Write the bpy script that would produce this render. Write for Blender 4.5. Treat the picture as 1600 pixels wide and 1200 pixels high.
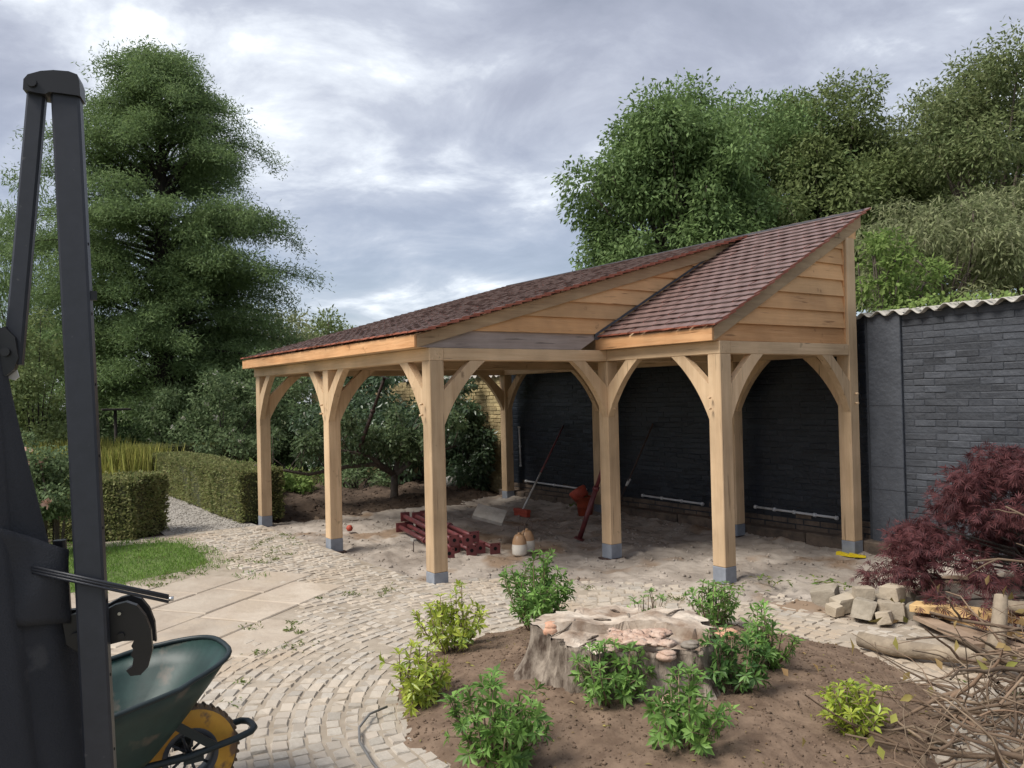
import bpy, math, random
import numpy as np
from mathutils import Matrix, Vector
SC = bpy.context.scene
for o in list(bpy.data.objects): bpy.data.objects.remove(o)
COL = SC.collection
rng = np.random.default_rng(7); random.seed(7)
V = lambda *a: np.array(a, float)

# ------------------------------------------------------------------ camera
CAM = V(5.119, -7.855, 1.702)
F = V(-.82104, .57072, .01303); R = V(.57037, .82107, -.02290); U = V(.02377, .01136, .99965)
cd = bpy.data.cameras.new('camera'); cam = bpy.data.objects.new('camera', cd); COL.objects.link(cam)
cd.sensor_width = 36; cd.lens = 1300 / 1600 * 36; cd.clip_start = .05; cd.clip_end = 1500
cam.matrix_world = Matrix(((R[0], U[0], -F[0], CAM[0]), (R[1], U[1], -F[1], CAM[1]), (R[2], U[2], -F[2], CAM[2]), (0, 0, 0, 1)))
SC.camera = cam
# ------------------------------------------------------------------ sky, sun, exposure
SUN_DIR = V(-.05, -.62, .80); SUN_DIR /= np.linalg.norm(SUN_DIR)       # towards the sun
SC.view_settings.view_transform = 'Standard'; SC.view_settings.look = 'None'
SC.view_settings.gamma = 1; SC.view_settings.use_curve_mapping = False
SC.view_settings.exposure = 1.62
wd = bpy.data.worlds.new('World'); SC.world = wd; wd.use_nodes = True
nt = wd.node_tree; N = nt.nodes; Lk = nt.links; N.clear()
def wn(t, **k):
    n = N.new(t)
    for a, b in k.items(): setattr(n, a, b)
    return n
def wmath(op, a, b=None, c=None):
    n = N.new('ShaderNodeMath'); n.operation = op
    for i, x in enumerate((a, b, c)):
        if x is None: continue
        if isinstance(x, (int, float)): n.inputs[i].default_value = x
        else: Lk.new(x, n.inputs[i])
    return n.outputs[0]
out = wn('ShaderNodeOutputWorld'); bg = wn('ShaderNodeBackground'); tc = wn('ShaderNodeTexCoord')
sep = wn('ShaderNodeSeparateXYZ'); Lk.new(tc.outputs['Generated'], sep.inputs[0])
den = wmath('ADD', wmath('MAXIMUM', sep.outputs[2], 0), .16)
cmb = wn('ShaderNodeCombineXYZ')
Lk.new(wmath('DIVIDE', sep.outputs[0], den), cmb.inputs[0]); Lk.new(wmath('DIVIDE', sep.outputs[1], den), cmb.inputs[1])
def cloudnoise(scale, off, detail, rough, dist=0.):
    mp = wn('ShaderNodeMapping'); mp.inputs['Location'].default_value = off; mp.inputs['Scale'].default_value = (scale, scale, scale)
    Lk.new(cmb.outputs[0], mp.inputs[0])
    nz = wn('ShaderNodeTexNoise'); nz.inputs['Scale'].default_value = 1; nz.inputs['Detail'].default_value = detail
    nz.inputs['Roughness'].default_value = rough; nz.inputs['Distortion'].default_value = dist
    Lk.new(mp.outputs[0], nz.inputs['Vector']); return nz.outputs[0]
n1 = cloudnoise(.62, (3.4, 1.2, 0), 3, .5, .3); n2 = cloudnoise(2.1, (1.7, 8.1, 0), 8, .6, .35)
mixn = wmath('ADD', wmath('MULTIPLY', n1, .56), wmath('MULTIPLY', n2, .44))
rp = wn('ShaderNodeValToRGB'); Lk.new(mixn, rp.inputs[0])
e = rp.color_ramp.elements
e[0].position = .38; e[0].color = (.165, .18, .225, 1)
e[1].position = .665; e[1].color = (.76, .77, .79, 1)
for pos, c in ((.47, (.22, .235, .285, 1)), (.535, (.29, .31, .36, 1)), (.585, (.42, .445, .485, 1))):
    q = e.new(pos); q.color = c
sky = wn('ShaderNodeTexSky'); sky.sky_type = 'NISHITA'; sky.sun_disc = False
sky.sun_elevation = math.asin(SUN_DIR[2]); sky.sun_rotation = math.atan2(SUN_DIR[0], SUN_DIR[1])
skm = wn('ShaderNodeMix'); skm.data_type = 'RGBA'; skm.blend_type = 'MULTIPLY'; skm.inputs['Factor'].default_value = 1
Lk.new(sky.outputs[0], skm.inputs['A']); skm.inputs['B'].default_value = (.07, .07, .07, 1)
# thin cloud near the horizon lets more of the blue through
hz = wn('ShaderNodeMapRange'); Lk.new(sep.outputs[2], hz.inputs[0]); hz.inputs[1].default_value = 0.0; hz.inputs[2].default_value = .34
hz.inputs[3].default_value = .55; hz.inputs[4].default_value = .08
hz2 = wn('ShaderNodeMapRange'); Lk.new(mixn, hz2.inputs[0]); hz2.inputs[1].default_value = .48; hz2.inputs[2].default_value = .6; hz2.inputs[3].default_value = 1; hz2.inputs[4].default_value = .3
mx = wn('ShaderNodeMix'); mx.data_type = 'RGBA'
Lk.new(wmath('MULTIPLY', hz.outputs[0], hz2.outputs[0]), mx.inputs['Factor']); Lk.new(rp.outputs[0], mx.inputs['A']); Lk.new(skm.outputs['Result'], mx.inputs['B'])
Lk.new(mx.outputs['Result'], bg.inputs[0]); bg.inputs[1].default_value = .70; Lk.new(bg.outputs[0], out.inputs[0])
sd = bpy.data.lights.new('sun', 'SUN'); sun = bpy.data.objects.new('sun', sd); COL.objects.link(sun)
sd.energy = 1.5; sd.angle = math.radians(24); sd.color = (1, .955, .88)
sun.rotation_euler = Vector((-SUN_DIR[0], -SUN_DIR[1], -SUN_DIR[2])).to_track_quat('-Z', 'Y').to_euler(); sun.location = (0, -20, 25)

# ------------------------------------------------------------------ materials
MATS = {}
def M(name, c1, c2=None, rough=.8, scale=6, stretch=(1, 1, 1), detail=6, bump=0., bscale=None, rand=0., island=False,
      transl=0., metal=0., spec=.3, c3=None, spots=None, lo=.35, hi=.65, cracks=None):
    m = bpy.data.materials.new(name); m.use_nodes = True; t = m.node_tree; n = t.nodes; l = t.links
    b = n['Principled BSDF']; b.inputs['Roughness'].default_value = rough; b.inputs['Metallic'].default_value = metal
    b.inputs['Specular IOR Level'].default_value = spec
    c2 = c2 or tuple(x * .72 for x in c1)
    tc = n.new('ShaderNodeTexCoord'); mp = n.new('ShaderNodeMapping'); mp.inputs['Scale'].default_value = stretch
    l.new(tc.outputs['Object'], mp.inputs[0])
    nz = n.new('ShaderNodeTexNoise'); nz.inputs['Scale'].default_value = scale; nz.inputs['Detail'].default_value = detail; nz.inputs['Roughness'].default_value = .62
    l.new(mp.outputs[0], nz.inputs['Vector'])
    r = n.new('ShaderNodeValToRGB'); e = r.color_ramp.elements
    e[0].position = lo; e[0].color = (*c2, 1); e[1].position = hi; e[1].color = (*c1, 1)
    l.new(nz.outputs[0], r.inputs[0]); col = r.outputs[0]
    if rand or island or c3:
        src = n.new('ShaderNodeNewGeometry').outputs['Random Per Island'] if island else n.new('ShaderNodeObjectInfo').outputs['Random']
        if c3:
            x = n.new('ShaderNodeMix'); x.data_type = 'RGBA'; l.new(src, x.inputs['Factor']); l.new(col, x.inputs['A']); x.inputs['B'].default_value = (*c3, 1); col = x.outputs['Result']
        if rand:
            h = n.new('ShaderNodeHueSaturation'); mr = n.new('ShaderNodeMapRange'); mm = n.new('ShaderNodeMath'); mm.operation = 'FRACT'
            m7 = n.new('ShaderNodeMath'); m7.operation = 'MULTIPLY'; m7.inputs[1].default_value = 7.31; l.new(src, m7.inputs[0]); l.new(m7.outputs[0], mm.inputs[0])
            l.new(mm.outputs[0], mr.inputs[0]); mr.inputs[3].default_value = 1 - rand; mr.inputs[4].default_value = 1 + rand
            l.new(mr.outputs[0], h.inputs['Value']); l.new(col, h.inputs['Color']); col = h.outputs[0]
    if spots:   # (scale, threshold, colour): shaped stains / knots
        vz = n.new('ShaderNodeTexNoise'); vz.inputs['Scale'].default_value = spots[0]; vz.inputs['Detail'].default_value = 4
        l.new(tc.outputs['Object'], vz.inputs['Vector'])
        mr = n.new('ShaderNodeMapRange'); l.new(vz.outputs[0], mr.inputs[0]); mr.inputs[1].default_value = spots[1]; mr.inputs[2].default_value = spots[1] + .08
        x = n.new('ShaderNodeMix'); x.data_type = 'RGBA'; l.new(mr.outputs[0], x.inputs['Factor']); l.new(col, x.inputs['A']); x.inputs['B'].default_value = (*spots[2], 1); col = x.outputs['Result']
    if cracks:  # fine drying checks running with the grain
        cz = n.new('ShaderNodeTexNoise'); cz.inputs['Scale'].default_value = 3.7; cz.inputs['Detail'].default_value = 3; l.new(mp.outputs[0], cz.inputs['Vector'])
        mr = n.new('ShaderNodeMapRange'); l.new(cz.outputs[0], mr.inputs[0]); mr.inputs[1].default_value = .655; mr.inputs[2].default_value = .72; mr.inputs[4].default_value = .75
        x = n.new('ShaderNodeMix'); x.data_type = 'RGBA'; l.new(mr.outputs[0], x.inputs['Factor']); l.new(col, x.inputs['A']); x.inputs['B'].default_value = (*cracks, 1); col = x.outputs['Result']
        lz = n.new('ShaderNodeTexNoise'); lz.inputs['Scale'].default_value = 1.6; lz.inputs['Detail'].default_value = 5; l.new(tc.outputs['Object'], lz.inputs['Vector'])
        lr = n.new('ShaderNodeMapRange'); l.new(lz.outputs[0], lr.inputs[0]); lr.inputs[1].default_value = .3; lr.inputs[2].default_value = .7; lr.inputs[3].default_value = .74; lr.inputs[4].default_value = 1.16
        h2 = n.new('ShaderNodeHueSaturation'); l.new(lr.outputs[0], h2.inputs['Value']); l.new(col, h2.inputs['Color']); col = h2.outputs[0]
    l.new(col, b.inputs['Base Color'])
    if bump:
        bz = n.new('ShaderNodeTexNoise'); bz.inputs['Scale'].default_value = bscale or scale * 3; bz.inputs['Detail'].default_value = 8; l.new(mp.outputs[0], bz.inputs['Vector'])
        bp = n.new('ShaderNodeBump'); bp.inputs['Strength'].default_value = bump; bp.inputs['Distance'].default_value = .02
        l.new(bz.outputs[0], bp.inputs['Height']); l.new(bp.outputs[0], b.inputs['Normal'])
    if transl:
        tr = n.new('ShaderNodeBsdfTranslucent'); l.new(col, tr.inputs[0]); ms = n.new('ShaderNodeMixShader'); ms.inputs[0].default_value = transl
        l.new(b.outputs[0], ms.inputs[1]); l.new(tr.outputs[0], ms.inputs[2]); l.new(ms.outputs[0], n['Material Output'].inputs[0])
    MATS[name] = m; return m
def wood(name, c1, c2, axis, **k):
    s = [9, 9, 9]; s[axis] = .55
    return M(name, c1, c2, rough=.72, scale=2.6, stretch=tuple(s), bump=.25, bscale=6, rand=.15, spots=(5.5, .675, tuple(x * .5 for x in c2)), lo=.28, hi=.68, cracks=tuple(x * .42 for x in c2), **k)
OK1, OK2 = (.63, .455, .285), (.50, .34, .20)
wood('oak_x', OK1, OK2, 0); wood('oak_y', OK1, OK2, 1); wood('oak_z', OK1, OK2, 2)
wood('clad_y', (.68, .375, .175), (.52, .255, .10), 1, c3=(.67, .42, .215)); wood('fascia_x', (.64, .37, .185), (.48, .235, .10), 0)
wood('grey_y', (.44, .36, .315), (.31, .245, .21), 1); wood('barge', (.46, .33, .20), (.33, .22, .125), 1)
M('tile_top', (.205, .132, .117), (.145, .090, .080), rough=.42, scale=14, rand=.08, bump=.25, bscale=50, spec=.5)
M('tile_top_j', (.19, .120, .104), (.135, .082, .072), rough=.46, scale=14, rand=.10, island=True, bump=.25, bscale=50, spec=.5)
M('tile_edge', (.36, .12, .075), (.25, .08, .052), rough=.7, scale=12)
M('tile_tail_shade', (.095, .060, .053), (.06, .04, .036), rough=.7, scale=12)  # shadow line between tile courses, painted dark on the red clay tail edges
M('lead', (.10, .10, .11), (.06, .06, .07), rough=.55, scale=9)
M('bluestone', (.255, .275, .31), (.19, .205, .235), rough=.7, scale=9, bump=.1)
M('concrete', (.36, .34, .31), (.25, .23, .205), rough=.9, scale=7, bump=.3)
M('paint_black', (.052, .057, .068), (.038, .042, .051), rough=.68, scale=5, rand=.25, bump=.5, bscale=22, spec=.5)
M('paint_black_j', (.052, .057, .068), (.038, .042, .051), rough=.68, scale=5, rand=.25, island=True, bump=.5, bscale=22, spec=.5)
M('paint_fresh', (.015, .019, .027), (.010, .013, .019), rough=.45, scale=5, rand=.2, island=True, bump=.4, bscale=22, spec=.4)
M('paint_mortar', (.046, .051, .06), (.036, .039, .047), rough=.7, scale=8, bump=.4)
M('brick_bare', (.155, .115, .085), (.07, .055, .045), rough=.9, scale=7, rand=.2, island=True, bump=.4, bscale=25)
M('brick_yellow', (.40, .32, .17), (.25, .19, .10), rough=.9, scale=5, rand=.18, island=True, bump=.4, bscale=25)
M('sand', (.40, .35, .30), (.215, .18, .15), rough=.95, scale=1.5, detail=12, bump=1., bscale=7, spots=(1.1, .56, (.23, .165, .115)), spec=.1)
M('soil', (.205, .145, .103), (.115, .078, .055), rough=.95, scale=7, detail=10, bump=.9, bscale=16, spec=.1)
M('soil_dark', (.105, .075, .055), (.05, .036, .027), rough=.95, scale=6, detail=10, bump=.8, bscale=12, spec=.1)
M('joint', (.39, .335, .27), (.26, .215, .165), rough=.95, scale=3, detail=10, bump=.5, spec=.1)
M('sett', (.44, .40, .345), (.35, .31, .26), rough=.8, scale=5, rand=.13, bump=.4, bscale=18, c3=(.40, .345, .285))
M('sett_j', (.44, .40, .345), (.35, .31, .26), rough=.8, scale=5, rand=.13, island=True, bump=.4, bscale=18, c3=(.43, .365, .29), spots=(.9, .54, (.40, .325, .245)))
M('slab', (.45, .385, .31), (.36, .295, .23), rough=.85, scale=2.4, rand=.1, bump=.4, bscale=14, spots=(2.2, .54, (.40, .33, .255)))
M('gravel', (.42, .39, .35), (.22, .195, .165), rough=.9, scale=26, detail=8, bump=.8, bscale=40)
M('turf', (.12, .17, .045), (.075, .10, .03), rough=.9, scale=4, bump=.5)
M('field', (.11, .13, .05), (.075, .075, .035), rough=.95, scale=1.2, bump=.3)
M('corr', (.50, .47, .43), (.30, .28, .25), rough=.85, scale=8, bump=.3)
M('pvc', (.60, .60, .60), (.45, .45, .46), rough=.45, scale=9)
M('redsteel', (.17, .035, .035), (.095, .025, .028), rough=.5, scale=9, rand=.15, spots=(14, .66, (.08, .045, .035)), spec=.5)
M('rust', (.075, .045, .038), (.04, .028, .026), rough=.7, scale=12)
M('hole', (.006, .006, .006), rough=.9); M('broomred', (.42, .075, .045), (.28, .05, .03), rough=.6)
M('steelwhite', (.62, .60, .57), rough=.4, scale=5); M('orange', (.33, .06, .028), (.20, .04, .02), rough=.5, scale=6)
M('jugwhite', (.70, .66, .58), (.58, .53, .45), rough=.35); M('jugtan', (.42, .26, .15), (.32, .19, .10), rough=.4)
M('yellowplastic', (.78, .60, .02), (.68, .50, .02), rough=.45)
M('darkmetal', (.020, .022, .030), (.015, .017, .023), rough=.45, scale=30, bump=.015, bscale=120, spots=(55, .70, (.06, .06, .065)), spec=.5)
M('blackplastic', (.012, .012, .014), (.009, .009, .01), rough=.42, spec=.5); M('chrome', (.6, .6, .6), rough=.3, metal=1.)
M('canvas', (.042, .044, .051), (.034, .036, .042), rough=.85, scale=3, bump=.3, bscale=180, spots=(9, .66, (.062, .063, .068)), spec=.2)
M('barrowgreen', (.013, .042, .036), (.008, .026, .023), rough=.5, scale=9, bump=.15, bscale=7, spots=(6.5, .555, (.085, .075, .058)), spec=.5)
M('barrowframe', (.02, .03, .034), (.012, .02, .022), rough=.45); M('wheelyellow', (.58, .32, .045), (.42, .21, .035), rough=.6, scale=5, spots=(11, .58, (.16, .095, .055)))
M('rimgrey', (.05, .06, .075), (.035, .04, .05), rough=.45, spec=.5); M('tyre', (.16, .115, .075), (.09, .06, .04), rough=.85, scale=14, bump=.4)
M('hedge_core', (.075, .08, .035), (.04, .042, .02), rough=.95, scale=9, bump=.5)
M('bark', (.16, .13, .105), (.075, .06, .05), rough=.95, scale=6, stretch=(3, 3, .7), bump=.9, bscale=10)
M('bark_dark', (.05, .042, .036), (.025, .021, .019), rough=.95, scale=6, stretch=(3, 3, .6), bump=.8)
M('stumpbark', (.30, .25, .20), (.065, .045, .033), rough=.95, scale=3.4, stretch=(4, 4, 1.6), detail=9, bump=1., bscale=9, lo=.38, hi=.62)
M('stumptop', (.58, .50, .41), (.22, .155, .11), rough=.9, scale=3.2, stretch=(1, 1, 1), detail=10, bump=.7, bscale=14, lo=.36, hi=.6, spots=(2.6, .62, (.20, .14, .10)))
M('fungus', (.38, .235, .17), (.52, .40, .32), rough=.7, scale=14, bump=.4); M('fungus_pale', (.60, .38, .26), (.48, .24, .15), rough=.7, scale=10, bump=.3)
M('fungus_grey', (.30, .27, .23), (.18, .15, .12), rough=.9, scale=14, bump=.4)
M('twig', (.25, .19, .13), (.10, .07, .05), rough=.9, scale=9, rand=.4, island=True, bump=.3, c3=(.16, .105, .07))
M('log', (.34, .275, .20), (.19, .15, .11), rough=.9, scale=7, bump=.5); M('cutwood', (.62, .42, .20), (.50, .31, .13), rough=.75, scale=8, bump=.2)
M('plankgrey', (.33, .24, .17), (.22, .155, .11), rough=.8, scale=8, bump=.2)
M('fieldstone', (.40, .35, .28), (.25, .215, .165), rough=.9, scale=5, rand=.25, bump=.6, bscale=16, c3=(.36, .30, .225))
M('clod_dark', (.10, .072, .053), (.06, .043, .032), rough=.95, scale=15, rand=.2, island=True, spec=.1)
M('hose', (.17, .165, .16), (.12, .115, .11), rough=.6); M('clod', (.18, .126, .09), (.105, .072, .051), rough=.95, scale=15, rand=.2, island=True, spec=.1)
def leafmat(name, a, b, c=None, tr=.42, rough=.6, rand=.28, spec=.18): return M(name, a, b, rough=rough, scale=1.7, detail=3, rand=rand, island=True, transl=tr, c3=c, spec=spec)
leafmat('lf_cypress', (.18, .25, .11), (.13, .20, .09), (.175, .245, .09)); leafmat('lf_walnut', (.175, .26, .095), (.125, .20, .08), (.175, .25, .09))
leafmat('lf_olive', (.19, .24, .09), (.135, .185, .075), (.175, .21, .08)); leafmat('lf_ash', (.185, .235, .095), (.13, .18, .075), (.21, .235, .105))
leafmat('lf_willow', (.22, .255, .115), (.15, .185, .08), (.28, .29, .16)); leafmat('lf_bright', (.19, .29, .075), (.12, .20, .05), (.25, .33, .10), tr=.45)
leafmat('lf_dark', (.10, .145, .065), (.065, .105, .05), (.115, .165, .075)); leafmat('lf_laurel', (.075, .12, .055), (.045, .08, .04), (.095, .14, .075), rough=.32, spec=.6)
leafmat('lf_apple', (.10, .15, .065), (.065, .105, .05), (.13, .17, .08), rough=.42); leafmat('lf_box', (.215, .255, .085), (.13, .17, .06), (.27, .255, .115))
leafmat('lf_rose', (.13, .19, .085), (.09, .14, .065), (.165, .215, .10)); leafmat('lf_choisya', (.16, .30, .065), (.08, .18, .045), (.24, .40, .10), rough=.45, spec=.3)
leafmat('lf_choisya_y', (.34, .42, .05), (.17, .28, .04), (.47, .52, .08), rough=.35, spec=.5); leafmat('lf_choisya_d', (.09, .19, .055), (.05, .12, .04), (.17, .31, .08), rough=.42, spec=.35)
leafmat('lf_maple', (.105, .042, .046), (.06, .027, .033), (.165, .06, .06)); leafmat('lf_reed', (.36, .38, .09), (.25, .30, .075), (.44, .41, .13), tr=.4)
leafmat('lf_grass', (.15, .27, .045), (.085, .17, .03), (.20, .31, .07), tr=.4); leafmat('lf_flower', (.75, .74, .68), (.62, .58, .5), tr=.4, rand=.08)
leafmat('lf_pink', (.55, .36, .29), (.42, .27, .2), tr=.3, rand=.1); leafmat('lf_weed', (.13, .22, .05), (.08, .14, .035), (.2, .2, .07)); leafmat('lf_dry', (.34, .36, .08), (.22, .2, .06), (.3, .19, .09), tr=.3)

# ------------------------------------------------------------------ mesh helpers
def link(name, me, mats, parent=None):
    o = bpy.data.objects.new(name, me); COL.objects.link(o)
    for m in ([mats] if isinstance(mats, str) else mats):
        if len(me.materials) < (1 if isinstance(mats, str) else len(mats)): me.materials.append(MATS[m])
    if parent is not None: o.parent = parent
    return o
def wloc(o):
    p = V(0, 0, 0)
    while o is not None: p = p + V(*o.location); o = o.parent
    return p
def npmesh(name, v, f, smooth=False):
    v = np.asarray(v, np.float32); f = np.asarray(f, np.int32); k = f.shape[1]
    me = bpy.data.meshes.new(name); me.vertices.add(len(v)); me.vertices.foreach_set('co', v.ravel())
    me.loops.add(f.size); me.loops.foreach_set('vertex_index', f.ravel()); me.polygons.add(len(f))
    me.polygons.foreach_set('loop_start', np.arange(0, f.size, k, dtype=np.int32))
    me.update(calc_edges=True)
    if smooth: me.polygons.foreach_set('use_smooth', np.ones(len(f), bool))
    return me
class MB:
    def __init__(s): s.v = []; s.f = []; s.m = []; s.sm = []
    def add(s, vs, fs, mi=0, smooth=False):
        b = len(s.v); s.v += [tuple(map(float, p)) for p in vs]; s.f += [tuple(b + i for i in q) for q in fs]
        s.m += [mi] * len(fs); s.sm += [smooth] * len(fs); return s
    def box(s, lo, hi, mi=0, bev=0.):
        (a, b, c), (d, e, g) = lo, hi
        if bev:
            k = bev; vs = []
            # chamfered box: 24 verts
            for ax in range(3):
                for sg in (0, 1):
                    o1, o2 = [i for i in range(3) if i != ax]
                    for q1, q2 in ((0, 0), (1, 0), (1, 1), (0, 1)):
                        p = [0, 0, 0]; L = (lo, hi); p[ax] = L[sg][ax]
                        p[o1] = L[q1][o1] + (k if q1 == 0 else -k); p[o2] = L[q2][o2] + (k if q2 == 0 else -k); vs.append(p)
            import bmesh
            bm = bmesh.new()
            for p in vs: bm.verts.new(p)
            r = bmesh.ops.convex_hull(bm, input=list(bm.verts)); bm.verts.index_update()
            bmesh.ops.dissolve_limit(bm, angle_limit=.02, verts=list(bm.verts), edges=list(bm.edges)); bm.verts.index_update()
            s.add([v.co for v in bm.verts], [[v.index for v in f.verts] for f in bm.faces], mi); bm.free(); return s
        return s.add([(a, b, c), (d, b, c), (d, e, c), (a, e, c), (a, b, g), (d, b, g), (d, e, g), (a, e, g)],
                     [(0, 3, 2, 1), (4, 5, 6, 7), (0, 1, 5, 4), (1, 2, 6, 5), (2, 3, 7, 6), (3, 0, 4, 7)], mi)
    def prism(s, poly, d, mi=0):      # poly: list of 3D points (planar), extruded by vector d
        n = len(poly); d = V(*d); p2 = [V(*p) + d for p in poly]
        s.add(list(poly) + p2, [tuple(range(n))[::-1], tuple(range(n, 2 * n))] + [(i, (i + 1) % n, n + (i + 1) % n, n + i) for i in range(n)], mi); return s
    def tube(s, pts, rad, n=8, mi=0, caps=True, smooth=True, flat=1., jit=0.):
        pts = [V(*p) for p in pts]; k = len(pts); rad = [rad] * k if np.isscalar(rad) else list(rad)
        vs = []; up = V(0, 0, 1)
        for i, p in enumerate(pts):
            t = pts[min(i + 1, k - 1)] - pts[max(i - 1, 0)]; t = t / (np.linalg.norm(t) + 1e-9)
            a = np.cross(t, up if abs(t[2]) < .95 else V(1, 0, 0)); a /= np.linalg.norm(a) + 1e-9; b = np.cross(a, t)
            for j in range(n):
                th = 2 * math.pi * j / n; rr = rad[i] * (1 + (random.uniform(-jit, jit) if jit else 0))
                vs.append(p + rr * (a * math.cos(th) + b * math.sin(th) * flat))
        fs = [(i * n + j, i * n + (j + 1) % n, (i + 1) * n + (j + 1) % n, (i + 1) * n + j) for i in range(k - 1) for j in range(n)]
        s.add(vs, fs, mi, smooth)
        if caps:
            b = len(s.v) - k * n
            for q in (tuple(b + j for j in range(n))[::-1], tuple(b + (k - 1) * n + j for j in range(n))):
                s.f.append(q); s.m.append(mi); s.sm.append(False)
        return s
    def lathe(s, c, prof, n=20, mi=0, axis=None, smooth=True):   # prof: [(r,h)], axis dir
        ax = V(*(axis or (0, 0, 1))); a = np.cross(ax, V(0, 0, 1) if abs(ax[2]) < .9 else V(1, 0, 0)); a /= np.linalg.norm(a); b = np.cross(ax, a)
        vs = [V(*c) + ax * h + r * (a * math.cos(2 * math.pi * j / n) + b * math.sin(2 * math.pi * j / n)) for r, h in prof for j in range(n)]
        k = len(prof)
        return s.add(vs, [(i * n + j, i * n + (j + 1) % n, (i + 1) * n + (j + 1) % n, (i + 1) * n + j) for i in range(k - 1) for j in range(n)], mi, smooth)
    def build(s, name, mats, parent=None):
        off = wloc(parent) if parent is not None else V(0, 0, 0)
        me = bpy.data.meshes.new(name); me.from_pydata([tuple(V(*p) - off) for p in s.v], [], s.f)
        me.polygons.foreach_set('material_index', s.m); me.polygons.foreach_set('use_smooth', s.sm); me.update()
        import bmesh
        bm = bmesh.new(); bm.from_mesh(me); bmesh.ops.recalc_face_normals(bm, faces=bm.faces); bm.to_mesh(me); bm.free()
        return link(name, me, mats, parent)
def tag(o, label=None, cat=None, group=None, kind=None):
    for k, x in (('label', label), ('category', cat), ('group', group), ('kind', kind)):
        if x: o[k] = x
    return o
def empty(name, loc, label=None, cat=None, group=None):
    o = bpy.data.objects.new(name, None); COL.objects.link(o); o.location = tuple(map(float, loc)); o.empty_display_size = .1
    return tag(o, label, cat, group)
def unit(a): return a / (np.linalg.norm(a, axis=-1, keepdims=True) + 1e-9)
def leaves(name, P, D, Nn, L, W, mat, parent=None, fold=.18, mid=.5):
    """every leaf a folded four-point blade: P base, D direction, Nn normal"""
    off = wloc(parent) if parent is not None else V(0, 0, 0)
    P = P - off; D = unit(D); Sd = unit(np.cross(D, Nn)); Nn = np.cross(Sd, D)
    L = np.broadcast_to(np.asarray(L, float).reshape(-1, 1), (len(P), 1)); W = np.broadcast_to(np.asarray(W, float).reshape(-1, 1), (len(P), 1))
    m = P + D * L * mid + Nn * L * fold * .5
    tip = P + D * L - Nn * L * fold * .6
    v = np.stack([P, m + Sd * W * .5, tip, m - Sd * W * .5, P + D * L * mid], 1).reshape(-1, 3)
    b = np.arange(len(P))[:, None] * 5
    f = np.concatenate([b + [0, 1, 4], b + [1, 2, 4], b + [2, 3, 4], b + [3, 0, 4]], 0) if fold > .05 else np.concatenate([b + [0, 1, 2], b + [0, 2, 3]], 0)
    return link(name, npmesh(name, v, f), mat, parent)
def rsph(n): return unit(rng.normal(size=(n, 3)))
def clump_leaves(C, Rr, per, droop=.3, out=.7, squash=.8, shell=.5):
    C = np.asarray(C, float); Rr = np.asarray(Rr, float); idx = rng.choice(len(C), size=int(per * len(C)), p=Rr ** 2 / (Rr ** 2).sum())
    d = rsph(len(idx)); rad = Rr[idx] * (shell + (1 - shell) * rng.random(len(idx)) ** .6) * rng.uniform(.75, 1.12, len(idx))
    P = C[idx] + d * rad[:, None] * [1, 1, squash]
    D = unit(d * out + rng.normal(size=d.shape) * .6 + [0, 0, -droop]); Nn = unit(rng.normal(size=d.shape) * .55 + d * .5 + [0, 0, .7])
    return P, D, Nn

# ------------------------------------------------------------------ noise + regions
class VN:
    def __init__(s, seed, n=64): s.g = np.random.default_rng(seed).random((n, n)); s.n = n
    def __call__(s, x, y):
        x = np.asarray(x, float); y = np.asarray(y, float); xi = np.floor(x).astype(int); yi = np.floor(y).astype(int); fx = x - xi; fy = y - yi
        fx = fx * fx * (3 - 2 * fx); fy = fy * fy * (3 - 2 * fy); g = s.g; n = s.n
        return (g[xi % n, yi % n] * (1 - fx) + g[(xi + 1) % n, yi % n] * fx) * (1 - fy) + (g[xi % n, (yi + 1) % n] * (1 - fx) + g[(xi + 1) % n, (yi + 1) % n] * fx) * fy
vn = VN(3)
def fbm(x, y, f=1., o=4, seed=0):
    t = 0; a = .5
    for i in range(o): t = t + a * vn(np.asarray(x) * f + 17.3 * i + seed, np.asarray(y) * f + 9.1 * i + seed * 1.7); f *= 2.03; a *= .5
    return t - .47
EB = np.array([(-30, -4.16), (-1.75, -4.16), (-.9, -3.5), (-.3, -2.95), (.7, -2.45), (1.3, -2.35), (2.2, -2.0), (8, -.8)])
yb = lambda x: np.interp(x, EB[:, 0], EB[:, 1])
BC = V(1.62, -4.45)
SLABP = [(-3.95, -5.42), (-2.1, -5.2), (-.85, -5.7), (-.9, -6.9), (-1.6, -8.4), (-3.6, -8.4), (-3.25, -6.95)]
LAWNP = [(-3.25, -6.95), (-3.65, -5.62), (-3.95, -5.32), (-4.6, -5.22), (-5.6, -5.25), (-5.85, -5.4), (-6.0, -6.1), (-7.5, -8), (-4, -9.5), (-3.1, -8.4)]
def inside(poly, x, y):
    x = np.asarray(x, float); y = np.asarray(y, float); r = np.zeros(x.shape, bool); n = len(poly)
    for i in range(n):
        (x1, y1), (x2, y2) = poly[i], poly[(i + 1) % n]
        c = ((y1 > y) != (y2 > y)) & (x < (x2 - x1) * (y - y1) / (y2 - y1 + 1e-12) + x1); r ^= c
    return r
def sheet(name, poly, z, mat): return tag(MB().add([(x, y, z) for x, y in poly], [tuple(range(len(poly)))]).build(name, mat), kind='structure')
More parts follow.
